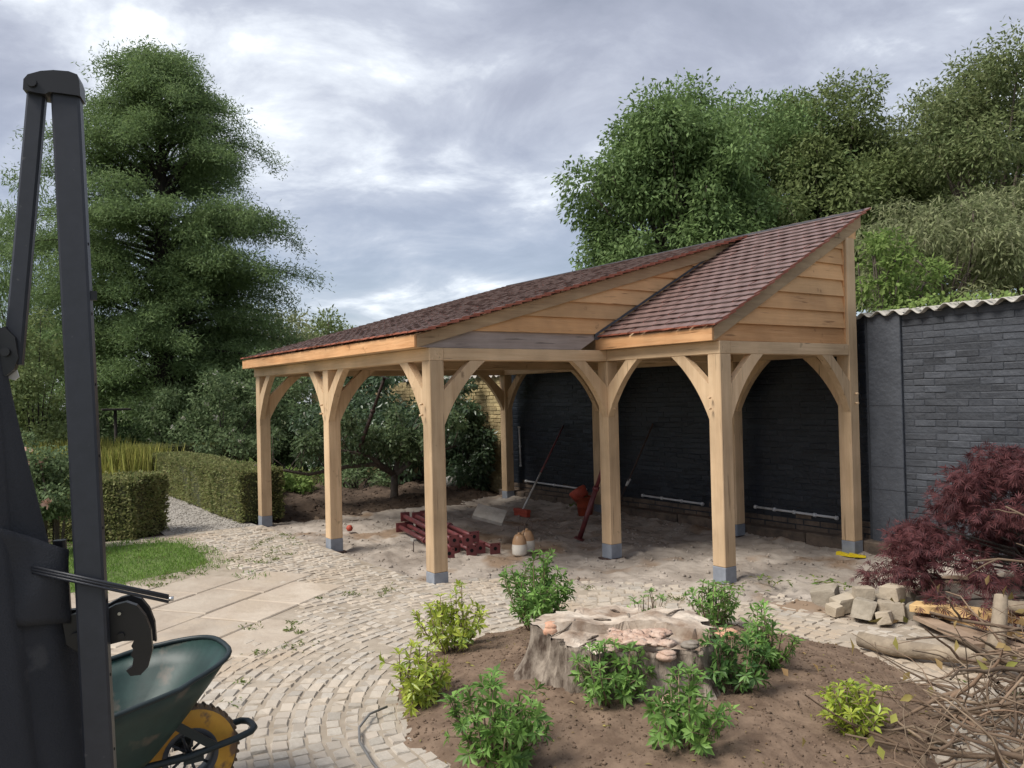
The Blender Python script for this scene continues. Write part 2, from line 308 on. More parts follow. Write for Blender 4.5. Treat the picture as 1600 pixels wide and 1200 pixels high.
def gridmesh(name, xs, ys, zf, mat, smooth=True):
    X, Y = np.meshgrid(xs, ys); Z = zf(X, Y); v = np.stack([X, Y, Z], -1).reshape(-1, 3); nx, ny = len(xs), len(ys)
    i = (np.arange(ny - 1)[:, None] * nx + np.arange(nx - 1)[None]).reshape(-1)
    return link(name, npmesh(name, v, np.stack([i, i + 1, i + 1 + nx, i + nx], 1), smooth), mat)
sheet('ground', [(-300, -300), (300, -300), (300, 300), (-300, 300)], -.2, 'field')
sheet('garden_ground', [(-40, -14), (-6.25, -14), (-6.25, -4.2), (-7.6, -4.2), (-7.6, 1), (-40, 1)], -.035, 'soil_dark')
sheet('garden_lawn', [(-40, -9), (-11.5, -9), (-11.5, -4.6), (-16, -2.0), (-40, -2.0)], -.028, 'turf')
sheet('gravel_path', [(-6.2, -5.42), (-6.0, -4.2), (-9, -4.25), (-14, -4.15), (-14, -5.2), (-9, -5.3)], -.018, 'gravel')
pv = sheet('paving', [(-6.3, -9.8), (7, -9.8), (7, -1.0)] + [(float(a), float(b)) for a, b in EB[::-1][1:-1]] + [(-6.3, -4.17)], -.0105, 'joint')
sheet('lawn', [(-4.9 + (a + 4.9) * .90, -6.9 + (b + 6.9) * .90) for a, b in LAWNP], -.008, 'turf')
def zdirt(x, y):
    d = y - yb(x); n = fbm(x, y, 1.6, 5) ; n2 = fbm(x, y, 6, 4, 5)
    z = -.066 + .10 * n + .07 * n2 + .05 * fbm(x, y, 17, 2, 3)
    t = np.clip((x + 1.9) / .9, 0, 1)                     # right of the corner post the sand is trodden over the setts
    spill = np.clip(1 - np.abs(d - .15) / .75, 0, 1)
    z = z + t * spill * .07
    z = np.where(d < .02, np.where(t > 0, z - np.clip(-d * .12, 0, .2) * 1. - .012, -.09), z)
    z = z + np.clip((y + .35) / .5, 0, 1) * .05
    return z
tag(gridmesh('dirt_floor', np.arange(-6.8, 5.2, .032), np.arange(-4.75, .36, .032), zdirt, 'sand'), kind='structure')
def zheap(x, y):
    e = np.clip(np.minimum.reduce([(-6.45 - x + 1.2 * fbm(x, y, .8, 4, 14)) / 1.0, (x + 11.5) / 1., (y + 4.0) / .7]), 0, 1)
    return -.09 + e * (.17 + .35 * fbm(x, y, 1.1, 5, 2) + .16 * fbm(x, y, 5, 4, 8))
tag(gridmesh('dug_soil', np.arange(-11.6, -6.1, .05), np.arange(-4.2, .35, .05), zheap, 'soil_dark'), kind='structure')
# ---- setts, laid in arcs round the tree bed
setts = []
for i in range(90):
    r = 1.52 + i * .092 + .05 * fbm(i * .7, 3., 1, 2); a = rng.uniform(0, 6.28); a0 = a
    while a < a0 + 2 * math.pi - .06:
        w = rng.uniform(.075, .135); da = w / r; am = a + da / 2; a += da
        rj = r + rng.normal() * .006 + .30 * float(fbm(BC[0] + r * math.cos(am), BC[1] + r * math.sin(am), .42, 2, 12)); x, y = BC[0] + rj * math.cos(am), BC[1] + rj * math.sin(am); d = y - yb(x)
        if x < -6.2 or x > 4.7 or y < -8.9 or d > (.35 if x > -1.5 else -.03): continue
        if inside(SLABP, x, y) or inside(LAWNP, x, y): continue
        if math.hypot(x - BC[0], y - BC[1]) < 2.4 and fbm(x, y, 2.2, 3, 4) > .2: continue
        setts.append((x, y, am + math.pi / 2, w, .0885 * rng.uniform(.93, 1.04)))
def sett_shape(seed):
    r = np.random.default_rng(seed); v = []
    for z, k in ((-.5, .49), (.30, .485), (.5, .40)):
        for sx, sy in ((-1, -1), (1, -1), (1, 1), (-1, 1)): v.append((sx * k + r.uniform(-.035, .035), sy * k + r.uniform(-.05, .05), z + (r.uniform(-.08, .05) if z > .4 else 0)))
    f = [(8, 9, 10, 11)] + [(4 * a + i, 4 * a + (i + 1) % 4, 4 * a + 4 + (i + 1) % 4, 4 * a + 4 + i) for a in (0, 1) for i in range(4)]
    return np.array(v), f
shapes = [sett_shape(s) for s in range(14)]; smesh = []
for k, (v, f) in enumerate(shapes):
    me = bpy.data.meshes.new('sett'); me.from_pydata([tuple(p) for p in v], [], f); me.materials.append(MATS['sett']); smesh.append(me)
def camvis(x, y, z=0.):
    d = V(x, y, z) - CAM; zc = d @ F
    return zc > .3 and abs(d @ R / zc) < .64 and abs(d @ U / zc) < .49, zc
order = sorted(range(len(setts)), key=lambda i: (not camvis(*setts[i][:2])[0], camvis(*setts[i][:2])[1]))
own = set(order[:290]); jb = MB()
for i, (x, y, a, w, h) in enumerate(setts):
    k = int(rng.integers(14)); z = -.044 + rng.uniform(-.005, .004) + .02 * fbm(x, y, .9, 2, 6); sc = (w - .007, h - .005, .085); tilt = rng.normal(size=2) * .03
    if i in own:
        o = bpy.data.objects.new('sett', smesh[k]); COL.objects.link(o); o.parent = pv; o.location = (x, y, z); o.scale = sc; o.rotation_euler = (tilt[0], tilt[1], a)
    else:
        v, f = shapes[k]; p = v * sc; c, s_ = math.cos(a), math.sin(a)
        p = np.stack([p[:, 0] * c - p[:, 1] * s_ + x, p[:, 0] * s_ + p[:, 1] * c + y, p[:, 2] + z + v[:, 0] * tilt[0] * .1], 1); jb.add(p, f)
tag(jb.build('setts', 'sett_j', pv), kind='stuff')
# ---- large flagstones beside the lawn
ca, sa = math.cos(.62), math.sin(.62)
for iu in range(-9, 9):
    vv = -6.0 + rng.uniform(0, .4)
    while vv < 6:
        L = rng.uniform(.5, .95); u0 = iu * .56; q = []
        for du, dv in ((.012, .012), (.548, .012), (.548, L - .012), (.012, L - .012)):
            uu, v2 = u0 + du + rng.uniform(-.012, .012), vv + dv + rng.uniform(-.012, .012); q.append((-2.2 + uu * ca - v2 * sa, -6.5 + uu * sa + v2 * ca))
        cx, cy = np.mean(q, 0); vv += L
        if all(inside(SLABP, *p) for p in q) or inside(SLABP, cx, cy) and not inside(LAWNP, cx, cy):
            z = .001 + rng.uniform(-.004, .004); c = V(cx, cy)
            m = MB(); top = [(*(c + (V(*p) - c) * .97), z) for p in q]; mid = [(*p, z - .008) for p in q]; bot = [(*p, -.05) for p in q]
            m.add(top + mid + bot, [(0, 1, 2, 3)] + [(4 * a + i, 4 * a + 4 + i, 4 * a + 4 + (i + 1) % 4, 4 * a + (i + 1) % 4) for a in (0, 1) for i in range(4)]); m.build('flagstone', 'slab', pv)
# ---- tree bed: mounded soil
def zbed(x, y):
    r = np.hypot(x - BC[0], y - BC[1]) / (1.70 + .22 * fbm(x, y, .9, 2, 3)); return -.06 + .185 * (1 - np.clip(r, 0, 1.3) ** 3.2) + .05 * fbm(x, y, 3, 4, 1) + .05 * fbm(x, y, 11, 3, 7)
def bedmesh():
    nr, na = 70, 240; rr = np.linspace(0, 1.95, nr); aa = np.linspace(0, 2 * math.pi, na, endpoint=False); X = BC[0] + rr[:, None] * np.cos(aa); Y = BC[1] + rr[:, None] * np.sin(aa)
    v = np.stack([X, Y, zbed(X, Y)], -1).reshape(-1, 3); i, j = np.meshgrid(np.arange(nr - 1), np.arange(na), indexing='ij'); j2 = (j + 1) % na
    return link('planting_bed', npmesh('planting_bed', v, np.stack([i * na + j, (i + 1) * na + j, (i + 1) * na + j2, i * na + j2], -1).reshape(-1, 4), True), 'soil')
tag(bedmesh(), kind='structure')
def pebbles(name, n, xy, zf, smin, smax, mat):
    base = np.array([(1, 0, 0), (-1, 0, 0), (0, 1, 0), (0, -1, 0), (0, 0, 1), (0, 0, -1)], float); fb = np.array([(0, 2, 4), (2, 1, 4), (1, 3, 4), (3, 0, 4), (2, 0, 5), (1, 2, 5), (3, 1, 5), (0, 3, 5)])
    P = xy(n); s = smin * (smax / smin) ** (rng.random(len(P)) ** 2.2); z = zf(P[:, 0], P[:, 1]); v = base[None] * rng.uniform(.6, 1.3, (len(P), 6, 1)) * s[:, None, None] * np.array([1, 1, .75]); th = rng.uniform(0, 6.28, len(P)); c, q = np.cos(th)[:, None], np.sin(th)[:, None]
    v = np.stack([v[..., 0] * c - v[..., 1] * q, v[..., 0] * q + v[..., 1] * c, v[..., 2]], -1) + np.stack([P[:, 0], P[:, 1], z], -1)[:, None]
    f = (np.arange(len(P))[:, None, None] * 6 + fb[None]).reshape(-1, 3); return tag(link(name, npmesh(name, v.reshape(-1, 3), f), mat), kind='stuff')
def inbed(n):
    a = rng.uniform(0, 6.28, n); r = 1.78 * np.sqrt(rng.random(n)); return np.stack([BC[0] + r * np.cos(a), BC[1] + r * np.sin(a)], 1)
tag(pebbles('soil_clods', 14000, inbed, zbed, .003, .016, 'clod'), 'loose brown soil crumbs on the round planting bed', 'soil')
def inheap(n): return np.stack([rng.uniform(-9.5, -6.4, n), rng.uniform(-4, .2, n)], 1)
tag(pebbles('dug_clods', 2200, inheap, zheap, .008, .042, 'clod_dark'), 'dark dug clods of earth beyond the carport', 'soil')
def indirt(n):
    p = np.stack([rng.uniform(-6.3, 2.4, n), rng.uniform(-4.2, .2, n)], 1); return p[p[:, 1] > yb(p[:, 0]) - .1]
tag(pebbles('rubble', 6000, indirt, zdirt, .004, .034, 'sand'), 'small sandy crumbs on the carport floor', 'rubble')
def onpath(n): return np.stack([rng.uniform(-13, -6.1, n), rng.uniform(-5.3, -4.25, n)], 1)
tag(pebbles('gravel', 4200, onpath, lambda x, y: x * 0 - .015, .008, .022, 'gravel'), 'pale grey gravel on the garden path', 'gravel')

# ------------------------------------------------------------------ oak carport
W = .15; XA, XB, XD = -6.40, -3.95, -1.546; D1, D2 = 1.992, 4.134; HB, HT = 2.034, 2.152; ZP = .09
cp = empty('oak_carport', (-2.5, -2, 0), 'open oak framed carport with clay tiled lean-to roof against black wall', 'carport')
def post(xn, yn, top, zb, foot=0.):
    p = MB().box((xn - W, yn, ZP), (xn, yn + W, top), bev=.006).build('post', 'oak_z', cp)
    MB().box((xn - W - .001, yn - .001, zb), (xn + .001, yn + W + .001, ZP - .001), bev=.004).build('stone_base', 'bluestone', p)
    m = MB().box((xn - W - .03, yn - .03, zb - .012), (xn + .03, yn + W + .03, zb)); m.build('base_plate', 'rust', p)
    if foot: MB().box((xn - W, yn, zb - foot), (xn, yn + W, zb - .013)).build('concrete_foot', 'concrete', p)
    return p
PS = {}
for n, x, y, top, zb, ft in (('A', XA, -D2, HB, -.06, .1), ('B', XB, -D2, HB, -.06, .12), ('C', XD, -D2, HB, -.06, .1), ('D', XD, -D1, HB, -.06, .1), ('E', 0, -D1, HB, -.06, .1),
                             ('F', 0, 0, 3.27, -.05, .1), ('G', XA, 0, HB, -.04, .14), ('H', XB - .06, 0, HB, -.06, .1), ('I', XD, 0, HB, -.05, .1)):
    PS[n] = post(x, y, top, zb, ft)
def beam(lo, hi, mat, name='beam'): return MB().box(lo, hi, bev=.005).build(name, mat, cp)
beam((-6.62, -D2, HB + .001), (XD, -D2 + W, HT), 'oak_x')
beam((XD - W + .001, -D2 + W + .001, HB + .001), (XD - .001, -.001, HT - .001), 'oak_y')
beam((XD + .001, -D1, HB + .001), (0, -D1 + W, HT), 'oak_x')
beam((-W + .001, -D1 + W + .001, HB + .001), (-.001, -.001, HT - .001), 'oak_y')
beam((-6.62, 0, HB + .001), (-W - .001, W, HT), 'oak_x')
beam((XA - W + .001, -D2 + W + .001, HB + .002), (XA - .001, -.001, HT - .002), 'oak_y')
beam((XB - W + .001, -D2 + W + .001, HB + .002), (XB - .001, -.001, HT - .002), 'oak_y')
def brace(px, py, dx, dy, s=1., z0=HB):
    # px,py: middle of the post face the brace leaves; runs towards (dx,dy)
    t = .075; poly = [(-.012, -.28), (.29, 0.0), (.46, 0.0)]
    for k in range(1, 9):
        u = k / 9; a, b, c = (.46, 0), (.15, -.235), (-.012, -.62); poly.append(tuple((1 - u) ** 2 * a[i] + 2 * u * (1 - u) * b[i] + u * u * c[i] for i in (0, 1)))
    poly.append((-.012, -.62)); nx, ny = -dy, dx
    pts = [(px + dx * a * s - nx * t / 2, py + dy * a * s - ny * t / 2, z0 + b * s) for a, b in poly]
    o = MB().prism(pts, (nx * t, ny * t, 0)).build('brace', 'oak_z', cp)
    for b in (-.40, -.50):      # oak pegs through the post
        q = V(px - dx * .05, py - dy * .05, z0 + b); MB().tube([q + V(nx, ny, 0) * .066, q + V(nx, ny, 0) * .10], .011, 6).build('peg', 'oak_x', o) if abs(nx) + abs(ny) > 0 else None
    return o
fc = .040                        # braces sit near the outer face
for n in PS:
    x, y = {'A': (XA, -D2), 'B': (XB, -D2), 'C': (XD, -D2), 'D': (XD, -D1), 'E': (0, -D1), 'F': (0, 0), 'G': (XA, 0), 'H': (XB - .06, 0), 'I': (XD, 0)}[n]
    if n in 'ABGHI' or n == 'D': brace(x, y + (fc if n in 'ABD' else .09), 1, 0)
    if n in 'BCEHIF': brace(x - W, y + (fc if n in 'BCE' else .09), -1, 0)
    if n in 'ABCE': brace(x - fc, y + W, 0, 1)
    if n in 'DGHF': brace(x - (fc if n != 'G' else .075), y, 0, -1)
# ---- roofs: eave -> ridge lines of the tile surface
RZ, RY = 3.575, .285
LE = (-D2 - .175, 2.292); RE = (-D1 - .115, 2.292)
def zroof(E, y): return E[1] + (y - E[0]) * (RZ - E[1]) / (RY - E[0])
def slope_board(name, mat, E, x0, x1, up, dn, y0=None, y1=None, parent=cp):  # board following the slope between offsets (vertical) up..dn
    y0 = E[0] if y0 is None else y0; y1 = RY if y1 is None else y1
    return MB().prism([(x0, y0, zroof(E, y0) + up), (x0, y1, zroof(E, y1) + up), (x0, y1, zroof(E, y1) + dn), (x0, y0, zroof(E, y0) + dn)], (x1 - x0, 0, 0)).build(name, mat, parent)
XL, XR = -6.66, XD + .005
BXL, BXR = XD - .055, -.055          # planes of the two weatherboarded gables
roofL = slope_board('roof', 'oak_y', LE, XL + .02, BXL + .02, -.035, -.055, y0=LE[0] + .03)
roofR = slope_board('roof', 'oak_y', RE, BXL + .04, BXR + .02, -.035, -.055, y0=RE[0] + .03)
for i in range(9): slope_board('rafter', 'oak_y', LE, XL + .12 + i * .6, XL + .18 + i * .6, -.056, -.15, y0=LE[0] + .09, y1=.14)
for i in range(4): slope_board('rafter', 'oak_y', RE, XD + .1 + i * .42, XD + .16 + i * .42, -.056, -.15, y0=RE[0] + .09, y1=-.003 if i == 3 else .14)
slope_board('barge_board', 'barge', LE, BXL + .021, BXL + .048, -.042, -.155, y0=LE[0] + .055)
slope_board('barge_board', 'barge', LE, XL + .0, XL + .018, -.028, -.15, y0=LE[0] + .055)
slope_board('barge_board', 'barge', RE, BXR + .021, BXR + .048, -.045, -.17, y0=RE[0] + .055)
for x0, x1, E in ((XL, BXL + .046, LE), (BXL - .02, BXR + .046, RE)):
    MB().box((x0, E[0] + .026, HT + .001), (x1, E[0] + .053, E[1] - .022), bev=.003).build('fascia_board', 'fascia_x', cp)
    MB().box((x0 + .02, E[0] + .054, HT + .002), (x1 - .03, (-D2 if E is LE else -D1) + .02, HT + .018)).build('soffit_board', 'oak_x', cp)
# weatherboards, clipped by the barge line
def boards(xp, E, ystart, yend, n0, ex=.166, cut=None, mats=None):
    k = 0; z = HT + .003
    while True:
        z1 = z + ex + .02; ya = ystart; off = -.10
        def yl(zz): return max(ya, E[0] + (zz - off - E[1]) * (RY - E[0]) / (RZ - E[1]))     # left limit where barge cuts
        def yr(zz): return yend if cut is None else min(yend, cut[0] + (zz + .02 - cut[1]) * (RY - cut[0]) / (RZ - cut[1]))
        a0, b0 = yl(z), yr(z); zt = z1
        while zt > z and yl(zt) >= yr(zt) - .01: zt -= .005
        if zt - z < .02 or a0 >= b0: break
        a1, b1 = yl(zt), yr(zt)
        th0, th1 = .034, .006
        p = [(xp, a0, z), (xp, b0, z), (xp, b1, zt), (xp, a1, zt)]; q = [(xp + th0, a0, z), (xp + th0, b0, z), (xp + th0 + (th1 - th0) * (zt - z) / (ex + .02), b1, zt), (xp + th0 + (th1 - th0) * (zt - z) / (ex + .02), a1, zt)]
        MB().add(p + q, [(0, 1, 2, 3), (7, 6, 5, 4), (0, 4, 5, 1), (1, 5, 6, 2), (2, 6, 7, 3), (3, 7, 4, 0)]).build('weatherboard', (mats[k] if mats and k < len(mats) else 'clad_y'), cp)
        z += ex; k += 1
boards(BXL - .004, LE, -D2 - .11, -.03, 0, cut=RE, mats=['grey_y']); boards(BXR - .004, RE, -D1 - .05, -.022, 0)
MB().box((BXR - .01, -.021, HT + .004), (BXR + .026, -.002, 3.25), bev=.002).build('corner_strip', 'fascia_x', cp)
MB().prism([(BXR - .002, -.02, 3.275), (BXR - .002, .22, 3.275), (BXR - .002, .22, 3.43), (BXR - .002, .12, 3.40)], (.03, 0, 0)).build('apex_board', 'clad_y', cp)
MB().box((XL + .02, .17, HT + .02), (-.17, .19, RZ - .12)).build('back_panel', 'plankgrey', cp)
MB().box((XL, RY - .03, RZ - .012), (BXR + .09, RY + .02, RZ + .012)).build('ridge_cap', 'lead', roofR)
# lead flashing where the steep roof meets the boarded gable
MB().prism([(BXL + .02, RE[0] - .02, RE[1] + .004), (BXL + .02, RY - .1, zroof(RE, RY - .1) + .012), (BXL + .02, RY - .1, zroof(RE, RY - .1) + .035), (BXL + .02, RE[0] - .02, RE[1] + .03)], (.012, 0, 0)).build('flashing', 'lead', cp)
MB().box((BXL + .02, RE[0] - .02, HT + .11), (BXL + .034, RE[0] + .12, HT + .165)).build('flashing', 'lead', cp)
# clay tiles
TW, TG, TLn, TH = .163, .1255, .2, .016
def tile_mesh(wd, seed, eave=False):
    r = np.random.default_rng(seed); m = MB(); h = wd / 2 - .0015; cam_ = .003
    xs = (-h, 0, h); v = []
    for y in (0, TLn):
        for zt in (0, TH):
            for x in xs: v.append((x + r.uniform(-.001, .001), y + (r.uniform(-.004, .004) if y == 0 else 0), zt + (cam_ if x == 0 else 0)))
    # order: y0 bottom 0-2, y0 top 3-5, y1 bottom 6-8, y1 top 9-11
    f = [(3, 4, 10, 9), (4, 5, 11, 10)]; g = [(0, 6, 7, 1), (1, 7, 8, 2), (2, 8, 11, 5), (0, 3, 9, 6), (6, 9, 10, 7), (7, 10, 11, 8)]
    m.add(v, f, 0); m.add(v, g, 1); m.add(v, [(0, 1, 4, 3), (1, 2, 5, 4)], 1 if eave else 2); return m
TM = {}
def tile_data(half, k, ev=False):
    if (half, k, ev) not in TM:
        me = bpy.data.meshes.new('tile'); m = tile_mesh(TW * (.5 if half else 1), k, ev); me.from_pydata(m.v, [], m.f); me.polygons.foreach_set('material_index', m.m)
        me.materials.append(MATS['tile_top']); me.materials.append(MATS['tile_edge']); me.materials.append(MATS['tile_tail_shade']); TM[half, k, ev] = me
    return TM[half, k, ev]
def tile_roof(E, x0, x1, roof, limit):
    ang = math.atan2(RZ - E[1], RY - E[0]); L = math.hypot(RZ - E[1], RY - E[0]); rows = int(L / TG); lst = []
    cols = int(round((x1 - x0) / TW)); pitch = (x1 - x0) / cols
    for r_ in range(rows + 1):
        if r_ % 2 == 0: lst += [(x1 - (c + .5) * pitch, r_, False) for c in range(cols)]
        else: lst += [(x1 - pitch * .25, r_, True)] + [(x1 - (c + 1) * pitch, r_, False) for c in range(cols - 1)] + [(x0 + pitch * .25, r_, True)]
    lst.sort(key=lambda t: -t[0]); jb = MB(); ph = ang - .125
    for i, (x, r_, half) in enumerate(lst):
        s = r_ * TG + rng.normal() * .0007; x = x + (rng.normal() * .006 if not half else 0); y = E[0] + s * math.cos(ang) + .005 * math.sin(ang); z = E[1] + s * math.sin(ang) - .004 + rng.normal() * .0006; rz = rng.normal() * .003; k = int(rng.integers(5))
        if s > L - .05: continue
        if i < limit:
            o = bpy.data.objects.new('tile', tile_data(half, k, r_ == 0)); COL.objects.link(o); o.parent = roof; o.location = tuple(V(x, y, z) - wloc(roof)); o.rotation_euler = (ph + rng.normal() * .003, 0, rz); o.scale = (pitch / TW, 1, 1)
        else:
            m = tile_mesh(TW * (.5 if half else 1), k, r_ == 0); v = np.array(m.v) * [pitch / TW, 1, 1]; c, s2 = math.cos(ph), math.sin(ph); p = np.stack([v[:, 0] - rz * v[:, 1], v[:, 1] * c - v[:, 2] * s2, v[:, 1] * s2 + v[:, 2] * c], 1) + [x, y, z]
            b = len(jb.v); jb.v += [tuple(q) for q in p]; jb.f += [tuple(b + j for j in q) for q in m.f]; jb.m += m.m; jb.sm += [False] * len(m.f)
    if jb.v: tag(jb.build('tiles', ['tile_top_j', 'tile_edge', 'tile_tail_shade'], roof), kind='stuff')
tile_roof(LE, XL - .01, BXL + .145, roofL, 300); tile_roof(RE, BXL + .035, BXR + .105, roofR, 400)

# ------------------------------------------------------------------ garden wall
YW = .32; WT = 2.44
gw = empty('garden_wall', (-1, YW + .1, 0), 'black painted brick wall behind the carport with corrugated sheet coping', 'wall')
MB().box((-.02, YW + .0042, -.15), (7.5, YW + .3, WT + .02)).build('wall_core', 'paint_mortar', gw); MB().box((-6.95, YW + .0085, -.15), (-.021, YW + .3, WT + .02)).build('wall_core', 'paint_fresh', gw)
def brickset(x0, x1, z0, z1, y, parent, mats, jm, limit, bw=.218, bh=.068, gap=.011, seed=0, rough=.007, zbare=-9):
    r = np.random.default_rng(seed); L = []; row = 0; z = z0
    while z + bh <= z1:
        x = x0 - (bw / 2 if row % 2 else 0)
        while x < x1:
            bw_ = bw * (2 if 'paint' in mats and r.random() < .3 else 1); a, b = max(x, x0), min(x + bw_ - gap, x1)
            if b - a > .03: L.append((a, b, z, z + bh - gap))
            x += bw_
        z += bh; row += 1
    def shape(a, b, c, d):
        k = .005; pr = r.uniform(-rough, rough); y0 = y + pr; j = lambda: r.uniform(-.0035, .0035)
        q = [(a, c), (b, c), (b, d), (a, d)]; back = [(p, YW + .02, s) for p, s in q] if False else [(p, y + .03, s) for p, s in q]; mid = [(p + j(), y0 + k, s + j()) for p, s in q]
        fr = [(p + (k if i in (0, 3) else -k) + j(), y0 + r.uniform(-.003, .003), s + (k if i < 2 else -k) + j()) for i, (p, s) in enumerate(q)]
        return back + mid + fr, [(8, 9, 10, 11)] + [(4 * u + i, 4 * u + (i + 1) % 4, 4 * u + 4 + (i + 1) % 4, 4 * u + 4 + i) for u in (0, 1) for i in range(4)]
    def key(t):
        vis, zc = camvis((t[0] + t[1]) / 2, y, t[2]); return (not vis, zc)
    L.sort(key=key); jb = MB(); jbare = MB()
    for i, t in enumerate(L):
        v, f = shape(*t)
        if i < limit and t[2] > zbare: MB().add(v, f).build('brick', mats, parent)
        elif t[2] + r.uniform(-.05, .05) < zbare: jbare.add(v, f)
        else: jb.add(v, f)
    if jb.v: tag(jb.build('bricks', jm, parent), kind='stuff')
    if jbare.v: tag(jbare.build('bare_bricks', 'brick_bare', parent), kind='stuff')
brickset(.40, 5.5, .0, WT + .02, YW, gw, 'paint_black', 'paint_black_j', 290, seed=1, zbare=.05, gap=.006, rough=.003)
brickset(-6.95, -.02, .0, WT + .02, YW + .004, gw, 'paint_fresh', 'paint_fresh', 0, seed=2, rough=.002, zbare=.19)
pm = MB().box((.03, YW - .035, 0), (.395, YW + .05, WT + .015), bev=.006); pm.build('pier', 'paint_black', gw)
for z in (.62, .86, 1.5): MB().box((.029, YW - .038, z), (.396, YW - .03, z + .006)).build('pier_joint', 'paint_mortar', gw)
def ledge(x0, x1): return MB().box((x0, .17 + rng.uniform(-.01, .01), -.15), (x1, YW + .03, .075 + rng.uniform(-.012, .01)), bev=.012)
x = -6.9
while x < 4.4:
    L = rng.uniform(.7, 1.2); ledge(x, x + L - .012).build('footing_block', 'brick_bare' if x < 0 else 'concrete', gw); x += L
def corr(x0, x1, zt, y0, y1, rise, parent):
    n = 60; X = np.linspace(x0, x1, n); m = MB(); top = [(a, b, zt + .026 * math.cos(2 * math.pi * a / .178) + (rise if b > y0 else 0) + .006 * math.sin(a * 9)) for b in (y0, y1) for a in X]; bot = [(a, b, c - .008) for a, b, c in top]
    f = [(i, i + 1, n + i + 1, n + i) for i in range(n - 1)]; f2 = [tuple(2 * n + k for k in q[::-1]) for q in f]; ed = [(i, 2 * n + i, 2 * n + i + 1, i + 1) for i in range(n - 1)]
    m.add(top + bot, f + f2 + ed, 0, True); return m.build('corrugated_sheet', 'corr', parent)
x = -.1
for i in range(7): corr(x, x + .92, WT + .022 + .008 * (i % 2) + rng.uniform(-.004, .008), YW - .075 - rng.uniform(0, .02), YW + 1.0, .10, gw); x += .89
yw = empty('yellow_wall', (-8.5, YW + .1, 0), 'unpainted yellow brick garden wall beyond the carport, half hidden by leaves', 'wall')
MB().box((-16, YW + .03, -.15), (-6.97, YW + .3, 2.02)).build('wall_core', 'brick_yellow', yw)
brickset(-12.5, -6.97, .0, 2.02, YW + .018, yw, 'brick_yellow', 'brick_yellow', 0, seed=5)
for i in range(4): corr(-7.9 - i * .9, -7.0 - i * .9, 2.05, YW - .06, YW + .9, .08, yw)
# conduits clipped to the wall
def conduit(p, q, label, clips=4):
    t = empty('conduit', p, label, 'pipe', 'plastic pipes on the black wall'); p = V(*p); q = V(*q); MB().tube([p, q], .014, 8).build('pipe', 'pvc', t)
    for k in range(clips): c = p + (q - p) * k / (clips - 1); d = (q - p) / np.linalg.norm(q - p); MB().tube([c - d * .015, c + d * .015], .023, 8).build('clip', 'pvc', t)
YC = YW - .028
conduit((-1.50, YC, .28), (-.40, YC, .265), 'white plastic pipe low on black wall beside the yellow wedges post', 5)
conduit((-3.45, YC, .25), (-2.35, YC, .235), 'white plastic pipe low on black wall in the middle bay', 4)
conduit((-6.25, YC, .25), (-4.7, YC, .235), 'long white plastic pipe low on black wall behind the broom', 3)
conduit((-6.40, YC, .50), (-6.42, YC, 1.15), 'upright grey plastic pipe on black wall near the far post', 3)
# ------------------------------------------------------------------ things under the carport
def at(u, v, d): return CAM + (F + R * (u - 800) / 1300 - U * (v - 600) / 1300) * d     # point of the survey photo at a measured depth
def along(o, p, q):
    """move an object modelled along +X from the origin so that it runs from p to q"""
    d = Vector(tuple(V(*q) - V(*p))); o.rotation_mode = 'QUATERNION'; o.rotation_quaternion = d.to_track_quat('X', 'Z'); o.location = tuple(map(float, p)); return o
def steel_prop(p, q, label, mat='redsteel', group=None, L=None):
    L = L or float(np.linalg.norm(V(*q) - V(*p))); t = empty('steel_prop', (0, 0, 0), label, 'prop', group)
    MB().tube([(.008, 0, 0), (L * .56, 0, 0)], .030, 10).build('outer_tube', mat, t); MB().tube([(L * .55, 0, 0), (L - .008, 0, 0)], .024, 10).build('inner_tube', mat, t)
    MB().tube([(L * .53, 0, 0), (L * .57, 0, 0)], .040, 10).build('collar', mat, t)
    for x in (0, L - .008):
        m = MB().box((x, -.06, -.06), (x + .008, .06, .06)); pl = m.build('end_plate', mat, t); s = -1 if x == 0 else 1; f = x if x == 0 else x + .008
        MB().tube([(f + s * .001, 0, 0), (f + s * .002, 0, 0)], .021, 10).build('tube_opening', 'hole', pl)
        for dy in (-.042, .042): MB().tube([(f + s * .001, dy, .042), (f + s * .002, dy, .042)], .007, 6).build('bolt_hole', 'hole', pl)
    return along(t, p, q)
G = 'red steel props stacked under the carport'
dirp = unit(V(1.93, -.42, 0)); nrm = V(-dirp[1], dirp[0], 0)
o0 = V(-4.72, -2.86, 0)
k = 0
for lev, cnt in ((0, 5), (1, 3)):
    for j in range(cnt):
        p = o0 + nrm * ((j + lev * .6) * .135) + dirp * rng.uniform(-.1, .16) + V(0, 0, .005 + lev * .125); q = p + dirp * rng.uniform(1.9, 2.05)
        steel_prop(p, q, 'red painted steel prop with square end plates lying in the stack on the dirt floor', group=G)
steel_prop((-2.68, -1.50, -.05), (-2.36, -1.26, 1.06), 'single red steel prop leaning upright against the inner corner post')
steel_prop((-6.95, -2.42, .86), (-6.62, -2.10, 2.02), 'dark rusty steel prop raking up to the far tie beam', 'rust')
m = MB(); c = V(-3.25, -2.33, .0)
m.prism([(-.19, -.12, 0), (.17, -.14, 0), (.20, .12, 0), (-.16, .13, 0)], (0, 0, .045)); s = m.build('stone_slab', 'concrete'); s.location = (-3.2, -2.45, .27); s.rotation_euler = (.5, .25, .95)
tag(s, 'pale rough stone slab leaning over the red steel props', 'slab')
